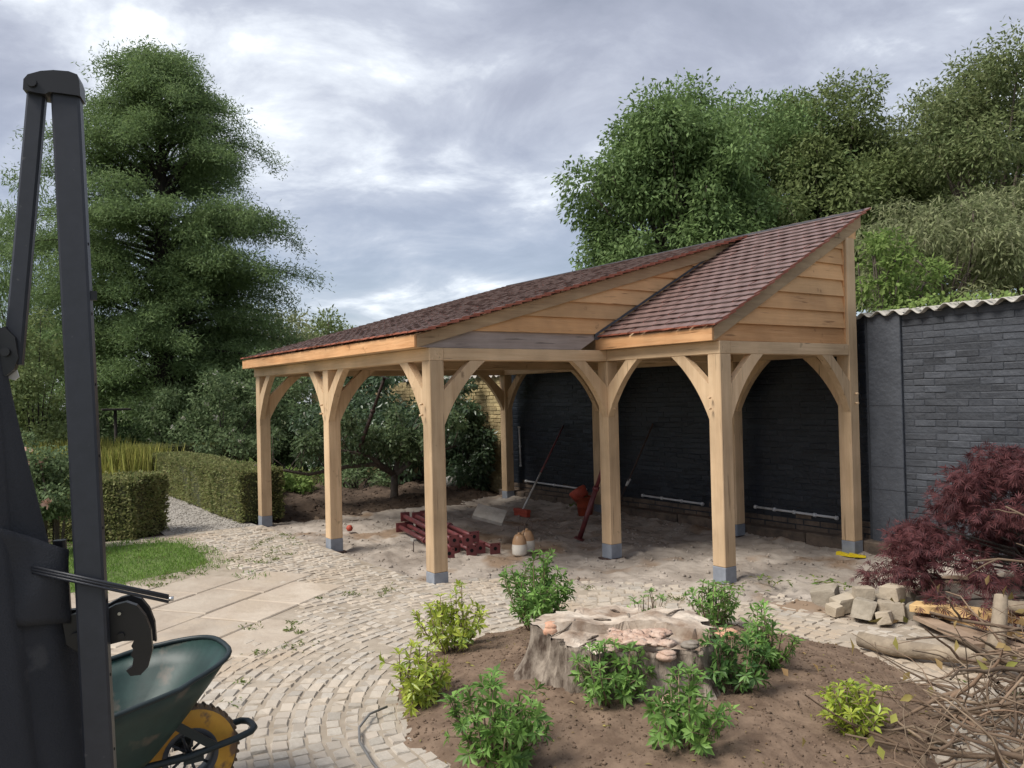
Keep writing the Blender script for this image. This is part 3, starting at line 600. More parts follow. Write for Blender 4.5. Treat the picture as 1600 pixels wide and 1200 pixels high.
def jug(p, s, label):
    t = empty('jug', p, label, 'jug'); b = MB().lathe(p, [(0, 0), (.085 * s, 0), (.10 * s, .02), (.103 * s, .10 * s), (.097 * s, .15 * s)], 18).build('jug_base', 'jugwhite', t)
    MB().lathe(p, [(.0975 * s, .15 * s), (.09 * s, .20 * s), (.068 * s, .255 * s), (.05 * s, .275 * s), (.0, .278 * s)], 18).build('shoulder', 'jugtan', t)
    P = V(*p); MB().tube([P + V(0, 0, .27 * s), P + V(0, 0, .30 * s)], .018, 8).build('spout', 'jugtan', t)
    MB().tube([P + V(-.045, .02, .27 * s), P + V(-.05, .03, .36 * s), P + V(0, .05, .43 * s), P + V(.055, .04, .36 * s), P + V(.05, .02, .27 * s)], .004, 6).build('wire_handle', 'rust', t)
jug((-2.34, -2.62, -.05), .82, 'front jug with white base and tan shoulder beside the red props')
jug((-2.45, -2.44, -.05), .86, 'rear jug with tall wire handle, white base and tan shoulder')
t = empty('broom', (-4.75, -.86, -.05), 'push broom with red head leaning on the black wall', 'broom')
b0 = V(-4.75, -.86, .03); b1 = V(-5.2, YW - .03, 1.20); mid = b0 + (b1 - b0) * .42
MB().tube([b0, mid], .013, 8).build('lower_handle', 'steelwhite', t); MB().tube([mid, b1], .014, 8).build('upper_handle', 'redsteel', t)
MB().box((-4.92, -.91, -.0), (-4.58, -.83, .045), bev=.008).build('broom_head', 'broomred', t); MB().box((-4.91, -.90, -.06), (-4.59, -.84, 0)).build('bristles', 'broomred', t)
t = empty('pole', (-3.75, -.08, -.05), 'thin dark pole leaning on the black wall in the middle bay', 'pole'); MB().tube([(-3.66, -.10, -.05), (-3.22, YW - .02, 1.26)], .012, 8).build('shaft', 'rust', t); MB().tube([(-3.51, .04, .40), (-3.475, .08, .50)], .02, 8).build('joint', 'steelwhite', t)
t = empty('bucket', (-4.10, -.22, -.05), 'tipped orange red bucket of scraps at the wall footing', 'bucket'); P = (-4.10, -.22, -.05)
MB().lathe(P, [(.0, .0), (.10, .0), (.115, .12), (.135, .26), (.142, .262), (.142, .275), (.128, .275), (.11, .05), (0, .03)], 20).build('bucket_body', 'orange', t)
MB().lathe((-4.13, -.25, .20), [(0, 0), (.11, 0), (.135, .13), (.12, .15), (0, .1)], 16, axis=tuple(unit(V(-.35, -.2, .6)))).build('inner_pot', 'broomred', t)
n = 40; leaves('scraps', V(-4.2, -.25, .18) + rng.normal(size=(n, 3)) * [.05, .05, .05], rsph(n), rsph(n), .09, .04, 'lf_weed', t)
for dx, dy, rz, lab in ((-.17, -.055, .1, 'yellow plastic wedge under the left side of wall post base'), (-.02, -.05, .55, 'yellow plastic wedge under the right side of wall post base')):
    w = MB().prism([(0, 0, 0), (.16, 0, 0), (.16, 0, .012), (.02, 0, .035), (0, 0, .035)], (0, .06, 0)).build('wedge', 'yellowplastic'); w.location = (dx, dy - .02, -.062); w.rotation_euler = (0, 0, rz); tag(w, lab, 'wedge')
pp = MB().tube([(-7.75, -.55, .17), (-7.62, -.05, .19), (-7.55, .12, .19)], .11, 16, caps=True).build('concrete_pipe', 'concrete'); tag(pp, 'short pale concrete pipe lying on the dug soil by the yellow wall', 'pipe')
bl = MB().lathe((-5.05, -3.42, -.03), [(0, 0), (.03, .008), (.045, .04), (.03, .075), (0, .085)], 12).build('ball', 'broomred'); tag(bl, 'small red ball lying on the dirt behind the middle front post', 'ball')
st = empty('marker_stake', (-3.42, -3.35, -.08), 'little pale headed stake in the dirt floor', 'stake'); MB().tube([(-3.42, -3.35, -.1), (-3.42, -3.35, .05)], .006, 6).build('pin', 'rust', st); MB().box((-3.46, -3.37, .05), (-3.38, -3.33, .075)).build('head', 'concrete', st)

# ------------------------------------------------------------------ tree stump
SCt = V(1.56, -4.64); ST = .385
def srad(th, z):
    k = .47 + .035 * math.sin(2 * th + .7) + .028 * math.sin(5 * th + 1) + .016 * math.sin(11 * th) + .014 * math.sin(23 * th + 1) + .012 * math.sin(41 * th)
    fl = max(0, (.34 - z) / .34) ** 1.8
    lob = .5 + .5 * math.cos(3 * th - 3 * 4.1); return k + fl * (.05 + .17 * lob ** 2) + .018 * math.sin(17 * th + 3 * z) + .012 * math.sin(31 * th + 2) * (1 - z)
def stz(x, y): return ST + .11 * fbm(x, y, 2.4, 5, 11) + .035 * fbm(x * .4 + y, y - x, 13, 3, 3) - (.05 if (y - SCt[1]) * .62 - (x - SCt[0]) * .78 < -.06 + .05 * math.sin(9 * x) else 0)
stp = empty('tree_stump', (*SCt, .05), 'wide weathered sawn tree stump with peeling bark in the planting bed', 'stump')
na, nz = 120, 14; vs = []
for i in range(nz + 1):
    for j in range(na):
        th = 2 * math.pi * j / na; z = i / nz * ST; r = srad(th, z); x, y = SCt[0] + r * math.cos(th), SCt[1] + r * math.sin(th)
        zz = z if i < nz else stz(x, y) - .004; vs.append((x, y, zz if i else -.05))
m = MB().add(vs, [(i * na + j, i * na + (j + 1) % na, (i + 1) * na + (j + 1) % na, (i + 1) * na + j) for i in range(nz) for j in range(na)], 0, True); m.build('bark', 'stumpbark', stp)
vs = [(SCt[0], SCt[1], float(stz(*SCt)))]; nr = 26
for i in range(1, nr + 1):
    for j in range(na):
        th = 2 * math.pi * j / na; r = srad(th, ST) * i / nr * .985; x, y = SCt[0] + r * math.cos(th), SCt[1] + r * math.sin(th); vs.append((x, y, float(stz(x, y))))
fs = [(0, 1 + j, 1 + (j + 1) % na) for j in range(na)] + [(1 + (i - 1) * na + j, 1 + i * na + j, 1 + i * na + (j + 1) % na, 1 + (i - 1) * na + (j + 1) % na) for i in range(1, nr) for j in range(na)]
MB().add(vs, fs, 0, False).build('cut_face', 'stumptop', stp)
def blob(m, c, rx, ry, rz, n=14, jit=.12, mi=0):
    vs = []; r = np.random.default_rng(int(abs(c[0] * 1e4)) % 9999); k = n // 2
    for i in range(k + 1):
        ph = math.pi * i / k
        for j in range(n):
            th = 2 * math.pi * j / n; q = 1 + r.uniform(-jit, jit); vs.append((c[0] + rx * math.sin(ph) * math.cos(th) * q, c[1] + ry * math.sin(ph) * math.sin(th) * q, c[2] + rz * math.cos(ph) * q))
    m.add(vs, [(i * n + j, (i + 1) * n + j, (i + 1) * n + (j + 1) % n, i * n + (j + 1) % n) for i in range(k) for j in range(n)], mi, True); return m
def fungus(u, v, d, rx, ry, rz, mat, label, tilt=None):
    p = at(u, v, d); m = blob(MB(), p, rx, ry, rz * .62, 18, .09); blob(m, p + V(.012, .006, rz * .45), rx * .7, ry * .75, rz * .35, 14, .12); m2 = m.build('bracket_fungus', mat, stp); m2['label'] = label; return m2
dS = lambda x, y, z: float((V(x, y, z) - CAM) @ F)
ds = dS(1.58, -4.66, .3)
fungus(858, 985, ds + .02, .06, .06, .065, 'fungus_pale', 'pale pink bracket fungus on the stump edge'); fungus(1040, 1025, ds - .42, .055, .055, .04, 'fungus', 'round brown pink bracket fungus on the stump side')
fungus(1078, 1008, ds - .36, .05, .05, .03, 'fungus_grey', 'grey bracket fungus under the stump edge'); fungus(1132, 990, ds - .05, .095, .07, .035, 'fungus_pale', 'wide pale bracket fungus on the stump end')
fungus(842, 1042, ds + .02, .075, .075, .03, 'fungus_pale', 'pale bracket fungus on the root flare'); fungus(1045, 1093, ds - .55, .05, .05, .03, 'fungus', 'brown bracket fungus at the stump foot')

m = MB()
for k in range(34):
    u = 1000 + rng.uniform(-42, 48); v = 990 + rng.uniform(-10, 10) + (u - 1000) * .06; d = (ST + .02 - CAM[2]) / ((F + R * (u - 800) / 1300 - U * (v - 600) / 1300)[2]); p = at(u, v, d); blob(m, p + V(0, 0, rng.uniform(-.022, -.01)), rng.uniform(.025, .06), rng.uniform(.02, .05), rng.uniform(.01, .02), 16, .32)
m.build('fungus_crust', 'fungus', stp)
for k in range(9):      # cracks standing proud as splinters of wood
    a = rng.uniform(0, 6.28); r0 = rng.uniform(.05, .3); p = V(SCt[0] + r0 * math.cos(a), SCt[1] + r0 * math.sin(a)); q = p + V(math.cos(a + .5), math.sin(a + .5)) * rng.uniform(.08, .22)
    MB().tube([(*p, float(stz(*p)) + .003), (*((p + q) / 2), float(stz(*((p + q) / 2))) + .008), (*q, float(stz(*q)) + .003)], [.004, .008, .003], 5).build('splinter', 'stumpbark', stp)

# ------------------------------------------------------------------ young shrubs in the bed
def rosettes(tips, dirs, npl, L, Wd):
    P = []; D = []; Nn = []; Ls = []
    for p, d in zip(tips, dirs):
        n = int(rng.integers(npl - 2, npl + 3)); d = unit(d); a = np.cross(d, V(.3, .5, .81)); a = unit(a); b = np.cross(d, a); ph = rng.uniform(0, 6.28); k0 = rng.uniform(.75, 1.15)
        for k in range(n):
            th = ph + k * 2.4; out = a * math.cos(th) + b * math.sin(th); up = rng.uniform(.15, .75) if k < n * .7 else rng.uniform(.8, 1.6)
            dd = unit(out + d * up + V(0, 0, -.22)); P.append(p - d * (.012 * k / n)); D.append(dd); Nn.append(unit(d * 1.0 - out * up * .5 + V(0, 0, .4))); Ls.append(L * k0 * rng.uniform(.7, 1.1))
    return np.array(P), np.array(D), np.array(Nn), np.array(Ls)
def shrub(pos, h, w, nst, mat, label, L=.068, npl=8, dens=1.):
    x, y = pos; z = float(zbed(x, y)) if math.hypot(x - BC[0], y - BC[1]) < 1.75 else 0.
    t = empty('young_shrub', (x, y, z), label, 'shrub', 'young shrubs planted round the stump'); tips = []; dirs = []; m = MB()
    for s in range(nst):
        a = rng.uniform(0, 6.28); sp = w * math.sqrt(rng.random()); tip = V(x + sp * math.cos(a), y + sp * math.sin(a), z + h * (1 - .45 * (sp / w) ** 2) * rng.uniform(.78, 1.0)); b = V(x + .03 * math.cos(a), y + .03 * math.sin(a), z - .02); c = b + (tip - b) * .5 + V(math.cos(a), math.sin(a), 0) * w * .12
        pts = [b, b + (c - b) * .6, c, tip]; m.tube(pts, [.006, .005, .004, .0025], 5)
        nn = max(2, int(5 * dens * h / .4))
        for k in range(nn):
            f = .28 + .72 * k / (nn - 1); q = (1 - f) ** 2 * b + 2 * f * (1 - f) * c + f * f * tip; d = tip - c + V(0, 0, .1); tips.append(q); dirs.append(unit(d) if k == nn - 1 else unit(d + rng.normal(size=3) * .35))
            if k < nn - 1 and rng.random() < .75:
                sd_ = unit(rng.normal(size=3) * [1, 1, .25] + V(0, 0, .35)); e = q + sd_ * rng.uniform(.04, .10); m.tube([q, e], .0022, 4); tips.append(e); dirs.append(sd_)
    m.build('stems', 'twig', t); P, D, Nn, Ls = rosettes(tips, dirs, npl, L, 0); leaves('foliage', P, D, Nn, Ls, Ls * rng.uniform(.24, .36, len(Ls)), mat, t, fold=.16, mid=.58)
shrub((.44, -4.46), .60, .24, 20, 'lf_choisya', 'tallest dark green young shrub left behind the stump', L=.062, dens=1.2)
shrub((.42, -5.11), .47, .24, 13, 'lf_choisya_y', 'yellow green young shrub with open stems by the corner post paving', L=.066)
shrub((.98, -5.68), .33, .19, 15, 'lf_choisya_y', 'low yellow green shrub with drooping leaves at the bed edge above the hose', L=.066)
shrub((1.94, -5.78), .45, .25, 20, 'lf_choisya', 'large dark green shrub in front of the stump root flare', L=.066)
shrub((1.88, -5.03), .34, .20, 15, 'lf_choisya', 'bushy green shrub close against the stump front with some yellow leaves', L=.064)
shrub((2.43, -5.06), .36, .20, 15, 'lf_choisya', 'bright green shrub in bare soil ahead of the stump right end', L=.066)
shrub((2.14, -4.44), .38, .20, 17, 'lf_choisya_d', 'deep green shrub beside the stump under the wide pale fungus', L=.062)
shrub((1.98, -3.96), .36, .19, 14, 'lf_choisya', 'mid green shrub behind the deep green one by the stump', L=.06)
shrub((1.06, -3.33), .34, .24, 17, 'lf_choisya', 'spreading green shrub behind the stump near the front post', L=.058)
shrub((.43, -3.39), .22, .16, 9, 'lf_choisya', 'small green shrub just showing over the stump top', L=.055)
shrub((2.76, -4.24), .25, .19, 13, 'lf_choisya_y', 'small low lime shrub beside the brush pile', L=.064)
ho = MB().tube([at(605, 1112, dS(1.0, -5.85, 0)) * [1, 1, 0] + V(0, 0, .03), (1.03, -5.98, .03), (1.14, -6.09, .02), (1.30, -6.16, .018), (1.55, -6.21, .018), (1.9, -6.25, .018)], .0065, 8).build('hose_pipe', 'hose'); tag(ho, 'thin grey hose curling out of the planting bed onto setts', 'hose')
n = 420; pq = inbed(n); tag(leaves('leaf_litter', np.c_[pq, zbed(pq[:, 0], pq[:, 1]) + .006], rng.normal(size=(n, 3)) * [1, 1, .12], V(0, 0, 1) + rng.normal(size=(n, 3)) * .3, rng.uniform(.012, .045, n), rng.uniform(.004, .016, n), 'lf_dry'), 'dry leaf scraps and chips scattered on the bed soil', 'litter', kind='stuff')
for k in range(9):
    a = rng.uniform(0, 6.28); r = rng.uniform(.7, 1.55); x, y = BC[0] + r * math.cos(a), BC[1] + r * math.sin(a); d = rng.uniform(0, 6.28); L_ = rng.uniform(.08, .28)
    tw = MB().tube([(x, y, float(zbed(x, y)) + .008), (x + L_ * .5 * math.cos(d), y + L_ * .5 * math.sin(d), float(zbed(x + L_ * .5 * math.cos(d), y + L_ * .5 * math.sin(d))) + .012), (x + L_ * math.cos(d + .2), y + L_ * math.sin(d + .2), float(zbed(x + L_ * math.cos(d + .2), y + L_ * math.sin(d + .2))) + .008)], [.005, .004, .002], 5).build('fallen_twig', 'twig'); tag(tw, 'thin dry twig lying on the bed soil', 'twig', 'fallen twigs on the planting bed')
# weeds between the setts
P = []; D = []
for k in range(620):
    x, y = rng.uniform(-5.5, 3), rng.uniform(-7.4, -2.2)
    if y > yb(x) + .1 or math.hypot(x - BC[0], y - BC[1]) < 1.75 or fbm(x, y, 1.1, 3, 9) < -.02: continue
    n = int(rng.integers(8, 34)); r = rng.uniform(.02, .07); P.append(np.stack([x + rng.normal(size=n) * r, y + rng.normal(size=n) * r * .8, np.full(n, .0)], 1)); D.append(unit(rng.normal(size=(n, 3)) * [1, 1, .3] + [0, 0, .45]))
P = np.concatenate(P); D = np.concatenate(D); tag(leaves('weeds', P, D, rsph(len(P)), rng.uniform(.015, .04, len(P)), .010, 'lf_weed'), 'small green weeds growing in the sett joints', 'weeds', kind='stuff')
P = []
for x, y, s in ((.35, -1.75, .12), (.62, -1.45, .14), (.78, -1.5, .1), (.30, -2.2, .12)): P.append(V(x, y, .0) + rng.normal(size=(26, 3)) * [s, s * .5, .006])
P = np.concatenate(P); D = unit(rng.normal(size=P.shape) * [1, 1, .2]); tag(leaves('wilted_weeds', P, D, V(0, 0, 1) + rng.normal(size=P.shape) * .3, .075, .022, 'lf_weed'), 'pulled green weeds wilting on the sandy floor', 'weeds', kind='stuff')

# ------------------------------------------------------------------ stones, planks, logs, brush
def stone(p, s, label, seed):
    r = np.random.default_rng(seed); import bmesh
    bm = bmesh.new()
    for sx in (-1, 1):
        for sy in (-1, 1):
            for sz in (-1, 1):
                for ax in range(3):
                    q = V(sx, sy, sz) * (1 + r.uniform(-.16, .10, 3)); q[ax] *= .78; bm.verts.new(tuple(q * s * .5))
    bmesh.ops.convex_hull(bm, input=list(bm.verts)); [bm.verts.remove(v) for v in list(bm.verts) if not v.link_faces]
    me = bpy.data.meshes.new('loose_sett'); bm.to_mesh(me); bm.free(); o = link('loose_sett', me, 'fieldstone'); o.location = p; o.rotation_euler = (r.uniform(-.25, .25), r.uniform(-.25, .25), r.uniform(0, 3)); tag(o, label, 'stone', 'loose stone setts heaped beside the planks'); return o
SL = 'loose rough stone sett in the heap beside the planks'
for i, (x, y, z, s, lab) in enumerate([(1.12, -2.13, .07, .165, 'ochre stone sett at the outer end of the stone heap'), (1.34, -2.22, .065, .13, SL), (1.47, -2.02, .06, .13, SL), (1.55, -2.28, .075, .16, SL), (1.68, -2.16, .07, .15, SL), (1.42, -1.82, .06, .13, SL), (1.60, -1.92, .07, .14, SL),
                                       (1.29, -1.98, .06, .12, SL), (1.80, -2.03, .065, .13, SL), (1.52, -1.62, .07, .14, SL), (1.68, -1.58, .17, .14, 'grey stone sett perched on top of the heap by the maple'), (1.74, -1.72, .06, .14, SL), (1.90, -1.80, .06, .12, SL), (1.22, -1.80, .055, .11, SL), (1.45, -2.14, .15, .12, SL), (1.62, -2.02, .17, .12, SL), (1.36, -2.36, .045, .09, SL), (1.72, -2.30, .05, .10, SL)]):
    stone((x, y, z), V(1.15, .95, .85) * s, lab, i + 40)
def plank(p, q, w, t, mat, label, roll=0.):
    L = float(np.linalg.norm(V(*q) - V(*p))); o = MB().box((0, -w / 2, 0), (L, w / 2, t), bev=.002).build('oak_offcut', mat); along(o, p, q); o.rotation_quaternion = o.rotation_quaternion @ Vector((1, 0, 0)).rotation_difference(Vector((1, 0, 0))); tag(o, label, 'plank', 'timber offcuts by the brush pile'); return o
plank((1.83, -2.12, .10), (2.78, -1.92, .14), .15, .05, 'cutwood', 'thick fresh yellow oak offcut lying on top of the offcut pile')
plank((1.88, -2.12, .045), (2.45, -2.42, .03), .11, .03, 'plankgrey', 'brown board splayed out under the yellow offcut')
plank((1.90, -2.06, .012), (2.62, -2.24, .01), .12, .03, 'plankgrey', 'lowest brown board of the offcut pile')
plank((1.95, -2.00, .06), (2.7, -2.10, .055), .10, .032, 'cutwood', 'second yellow offcut wedged beneath the top one')
def stick(pts, rad, mat='log', name='log', n=9): return MB().tube(pts, rad, n, jit=.06).build(name, mat)
tag(stick([(1.92, -2.92, .06), (2.15, -2.90, .055), (2.45, -2.82, .07), (2.85, -2.68, .09)], [.05, .055, .05, .045]), 'thick grey bare log lying along the bed edge', 'log', 'logs at the brush pile')
tag(stick([(2.45, -2.06, .23), (2.75, -1.92, .25), (3.1, -1.72, .28), (3.5, -1.5, .3)], [.045, .042, .04, .035]), 'smooth tan log resting across the offcuts', 'log', 'logs at the brush pile')
tag(stick([(2.52, -2.42, -.01), (2.50, -2.30, .15), (2.47, -2.2, .33)], [.06, .05, .04]), 'short upright grey log stump by the offcuts', 'log', 'logs at the brush pile')
BP = V(3.45, -3.45, 0)
def wander(p, d, L, n=7, bend=.25, sag=.05):
    pts = [V(*p)]; d = unit(V(*d))
    for k in range(n): d = unit(d + rng.normal(size=3) * bend / math.sqrt(n) + V(0, 0, -sag)); pts.append(pts[-1] + d * L / n)
    for q in pts: q[2] = max(q[2], .012)
    return pts
big = [((3.9, -3.1, .34), (-.75, -.62, -.05), 1.5, .016), ((3.8, -2.6, .42), (-.8, -.6, .0), 1.5, .014), ((3.9, -2.9, .55), (-.85, -.3, -.02), 1.35, .017), ((3.9, -3.5, .12), (-.8, -.55, .0), 1.45, .018),
       ((3.7, -2.2, .5), (-.9, -.1, .1), 1.3, .015), ((3.6, -2.0, .62), (-.95, -.15, .05), 1.2, .014), ((3.9, -3.3, .3), (-.55, -.8, -.06), 1.2, .015), ((3.7, -2.8, .2), (-.8, -.62, -.02), 1.3, .02), ((3.6, -3.7, .1), (-.75, -.62, .0), 1.1, .012), ((3.5, -1.9, .35), (-.95, .1, .12), 1.1, .013)]
for k, (p, d, L, r) in enumerate(big):
    pts = wander(p, d, L, 9, .32, .015); t = empty('branch', pts[0], 'long bare cut branch jutting out of the brush pile', 'branch', 'branches of the brush pile')
    MB().tube(pts, list(np.linspace(r, r * .4, len(pts))), 7, jit=.08).build('stick', 'twig', t)
    for j in range(2, len(pts) - 1, 2): MB().tube(wander(pts[j], unit(pts[j] - pts[j - 1]) + rng.normal(size=3) * .6, rng.uniform(.15, .4), 4, .4), [r * .45, r * .4, r * .3, r * .25, r * .15], 5).build('side_twig', 'twig', t)
m = MB()
for k in range(640):
    a = rng.uniform(0, 6.28); rr = .80 * math.sqrt(rng.random()); hh = .80 * (1 - (rr / .80) ** 2) * rng.random() ** .6 + .02; p = BP + V(rr * math.cos(a) + .2, rr * math.sin(a) * 1.5, hh); d = V(-.55, -.35, 0) * rng.choice((-1, 1)) + rng.normal(size=3) * [.8, .8, .38]
    r = .003 + .012 * rng.random() ** 2.2; pts = wander(p, d, rng.uniform(.2, .75), 6, .6, .02); m.tube(pts, list(np.linspace(r, r * .35, len(pts))), 5, caps=False)
tag(m.build('brush_pile', 'twig'), 'tangled heap of dry cut twigs beside the planting bed', 'brush pile', kind='stuff')
n = 90; P = BP + rng.normal(size=(n, 3)) * [.5, .7, .14] + V(-.15, 0, .42); tag(leaves('brush_leaves', P, rsph(n) + [0, 0, -.6], rsph(n), rng.uniform(.04, .09, n), .03, 'lf_dry'), 'few withered leaves hanging in the brush pile', 'leaves', kind='stuff')
# ------------------------------------------------------------------ red laceleaf maple
mp_ = empty('red_maple', (2.3, -.95, 0), 'dark red laceleaf maple mounding in front of the black wall', 'maple'); m = MB(); C = []; Rr = []
for k in range(110):
    a = k * 2.39996 + rng.normal() * .2; rr = 1.25 * math.sqrt((k + .5) / 110) * rng.uniform(.92, 1.05); z = 1.3 * (1 - .84 * (rr / 1.25) ** 2) * rng.uniform(.55, 1.0); C.append((2.3 + rr * math.cos(a), -1.0 + rr * math.sin(a) * .9, max(z, .13))); Rr.append(rng.uniform(.15, .26))
    if k % 2 == 0: m.tube([(2.3, -.95, 0), (2.3 + .3 * rr * math.cos(a), -.95 + .3 * rr * math.sin(a), z * .7), C[-1]], [.02, .011, .004], 5)
m.build('trunk', 'bark_dark', mp_); P, D, Nn = clump_leaves(C, Rr, 92, droop=.75, out=.8, squash=.55, shell=.2)
PP = []; DD = []; NN = []
for k in range(6):      # each leaf is a hand of narrow lobes
    s = (k - 2.5) * .42; sd_ = unit(np.cross(D, Nn)); PP.append(P); DD.append(unit(D * math.cos(s) + sd_ * math.sin(s) + [0, 0, -.12])); NN.append(Nn)
PP = np.concatenate(PP); leaves('foliage', PP, np.concatenate(DD), np.concatenate(NN), rng.uniform(.05, .085, len(PP)), .0082, 'lf_maple', mp_, fold=0)
# ------------------------------------------------------------------ folded cantilever parasol
pb, pt = at(157, 1200, 2.15), at(104, 140, 2.26); ax = (pt - pb) / (pt[2] - pb[2]); p0 = pb - ax * pb[2]
par = empty('parasol', (*p0[:2], 0), 'folded charcoal cantilever parasol with dark metal mast on the terrace', 'parasol')
wv = unit(V(.314, .95, 0)); nv = unit(V(.95, -.314, 0)); up = unit(ax)
def bar(p, q, w, d, name, mat, parent, wdir=wv, ddir=nv, bev=.006):
    p, q = V(*p), V(*q); prof = [(-w / 2 + bev, -d / 2), (w / 2 - bev, -d / 2), (w / 2, -d / 2 + bev), (w / 2, d / 2 - bev), (w / 2 - bev, d / 2), (-w / 2 + bev, d / 2), (-w / 2, d / 2 - bev), (-w / 2, -d / 2 + bev)]
    return MB().prism([p + wdir * a + ddir * b for a, b in prof], q - p).build(name, mat, parent)
mast = bar(p0, pt, .070, .052, 'mast', 'darkmetal', par)
for k in range(9):
    c = p0 + up * (.62 + k * .19) + wv * .0352 + nv * .005; MB().tube([c - wv * .001, c + wv * .0012], .004, 8).build('adjustment_hole', 'hole', mast)
c = p0 + up * 2.0 + wv * .036; MB().box(c - V(.008, .004, .012), c + V(.008, .012, .012)).build('stop_button', 'blackplastic', mast)
MB().box((p0[0] - .32, p0[1] - .32, 0.012), (p0[0] + .32, p0[1] + .32, .09), bev=.01).build('base', 'concrete', par)
S = 2.2 / 1300
def loc(u, v, d=0.): # in the plane of the mast face, from the mast top
    return pt + wv * (u - 104) * S + V(0, 0, 1) * (140 - v) * S + nv * d
capp = [(47, 152), (48, 136), (54, 128), (72, 121), (90, 118), (112, 118), (124, 122), (127, 132), (128, 156), (104, 154), (84, 153), (78, 157), (66, 156)]
MB().prism([loc(u, v, -.034) for u, v in capp], nv * .072).build('top_cap', 'blackplastic', par)
MB().tube([loc(60, 141, .036), loc(60, 141, .046)], .012, 12).build('hinge_bolt', 'blackplastic', par)
a0, a1 = loc(62, 150, 0), loc(27, 582, .03); arm = bar(a0, a1, .045, .034, 'arm', 'darkmetal', par)
hb = [(4, 530), (20, 524), (34, 540), (38, 572), (32, 590), (20, 600), (8, 590), (-4, 560)]
br = MB().prism([loc(u, v, .03) for u, v in hb], nv * .03).build('hinge_bracket', 'blackplastic', par); MB().tube([loc(22, 563, .06), loc(22, 563, .072)], .011, 12).build('bolt', 'blackplastic', br)
for (u, v, q) in ((6, 534, -.4), (26, 597, .5)): MB().prism([loc(u - 8, v - 9, .02), loc(u + 5, v - 8, .02), loc(u + 8, v + 4, .02), loc(u + 2, v + 9, .02), loc(u - 6, v + 6, .02)], nv * .008).build('bracket_tab', 'steelwhite', br)
# closed canopy hanging in pleats
top = loc(-6, 470, .03); n, nh = 96, 26; vs = []
for i in range(nh + 1):
    h = i / nh; c = top + V(0, 0, -1) * h * 1.62 + wv * (-.05 * h) + nv * .02; rad = .018 + .345 * h ** 1.15
    for j in range(n):
        th = 2 * math.pi * j / n; fo = 1 + (.42 * abs(((4 * th / 6.2832 + .13 + .06 * h) % 1) * 2 - 1) - .30) * min(1, h * 3) + .012 * math.sin(17 * th + 9 * h); vs.append(c + (wv * math.cos(th) * 1.0 + nv * math.sin(th) * .8) * rad * fo)
MB().add(vs, [(i * n + j, i * n + (j + 1) % n, (i + 1) * n + (j + 1) % n, (i + 1) * n + j) for i in range(nh) for j in range(n)], 0, True).build('canopy', 'canvas', par)
# loose valance flap with a rib end poking out
fl = []
for i, v in enumerate(np.linspace(0, 1, 12)):
    for j, u in enumerate(np.linspace(0, 1, 12)):
        fl.append(loc(-40 + u * 145, 790 + v * (75 + 88 * (1 - u) + 40 * u) + 80 * u, .13 + .035 * math.sin(u * 2.6) - .085 * u + .010 * math.sin(v * 5 + u * 6) + .012 * abs(((u * 2.3 + v * .5) % 1) * 2 - 1)))
flap = MB().add(fl, [(i * 12 + j, i * 12 + j + 1, i * 12 + j + 13, i * 12 + j + 12) for i in range(11) for j in range(11)], 0, True).build('valance', 'canvas', par)
sol = flap.modifiers.new('thickness', 'SOLIDIFY'); sol.thickness = .003
r0, r1 = loc(60, 892, .11), loc(256, 951, .13)
for k, o_ in enumerate((-.007, 0, .007)): MB().tube([r0 + V(0, 0, o_), r1 + V(0, 0, o_ * 1.1) - wv * .008 * abs(k - 1)], .0042, 6).build('rib', 'darkmetal', par)
MB().tube([r1 - wv * .008, r1 + wv * .004], .006, 8).build('rib_tip', 'chrome', par)
bar(loc(84, 860, .0), loc(104, 1330, -.02), .03, .03, 'support_tube', 'blackplastic', par)
hp = [(92, 976), (112, 972), (128, 975), (150, 972), (168, 963), (184, 960), (199, 967), (211, 984), (219, 1008), (221, 1040), (214, 1066), (203, 1077), (188, 1077), (182, 1068), (191, 1062), (193, 1050), (189, 1044), (193, 1036), (190, 1030), (194, 1022), (178, 1021), (150, 1026), (112, 1030), (98, 1018)]
hd = MB().prism([loc(u, v, .033) for u, v in hp], nv * .022).build('crank_handle', 'blackplastic', par); MB().prism([loc(u, v, -.05) for u, v in hp[:1] + hp[2:10] + hp[-4:]], nv * .022).build('handle_cheek', 'blackplastic', par)
for u, v in ((174, 977), (123, 986)): MB().tube([loc(u, v, .055), loc(u, v, .0575)], .008, 10).build('screw', 'blackplastic', hd); MB().tube([loc(u, v, .0576), loc(u, v, .0595)], .0045, 8).build('screw_head', 'chrome', hd)
MB().tube([loc(176, 1012, .055), loc(176, 1012, .063)], .009, 10).build('lock_button', 'blackplastic', hd); MB().tube([loc(112, 1008, .055), loc(112, 1008, .066)], .014, 12).build('hinge_knob', 'blackplastic', hd)

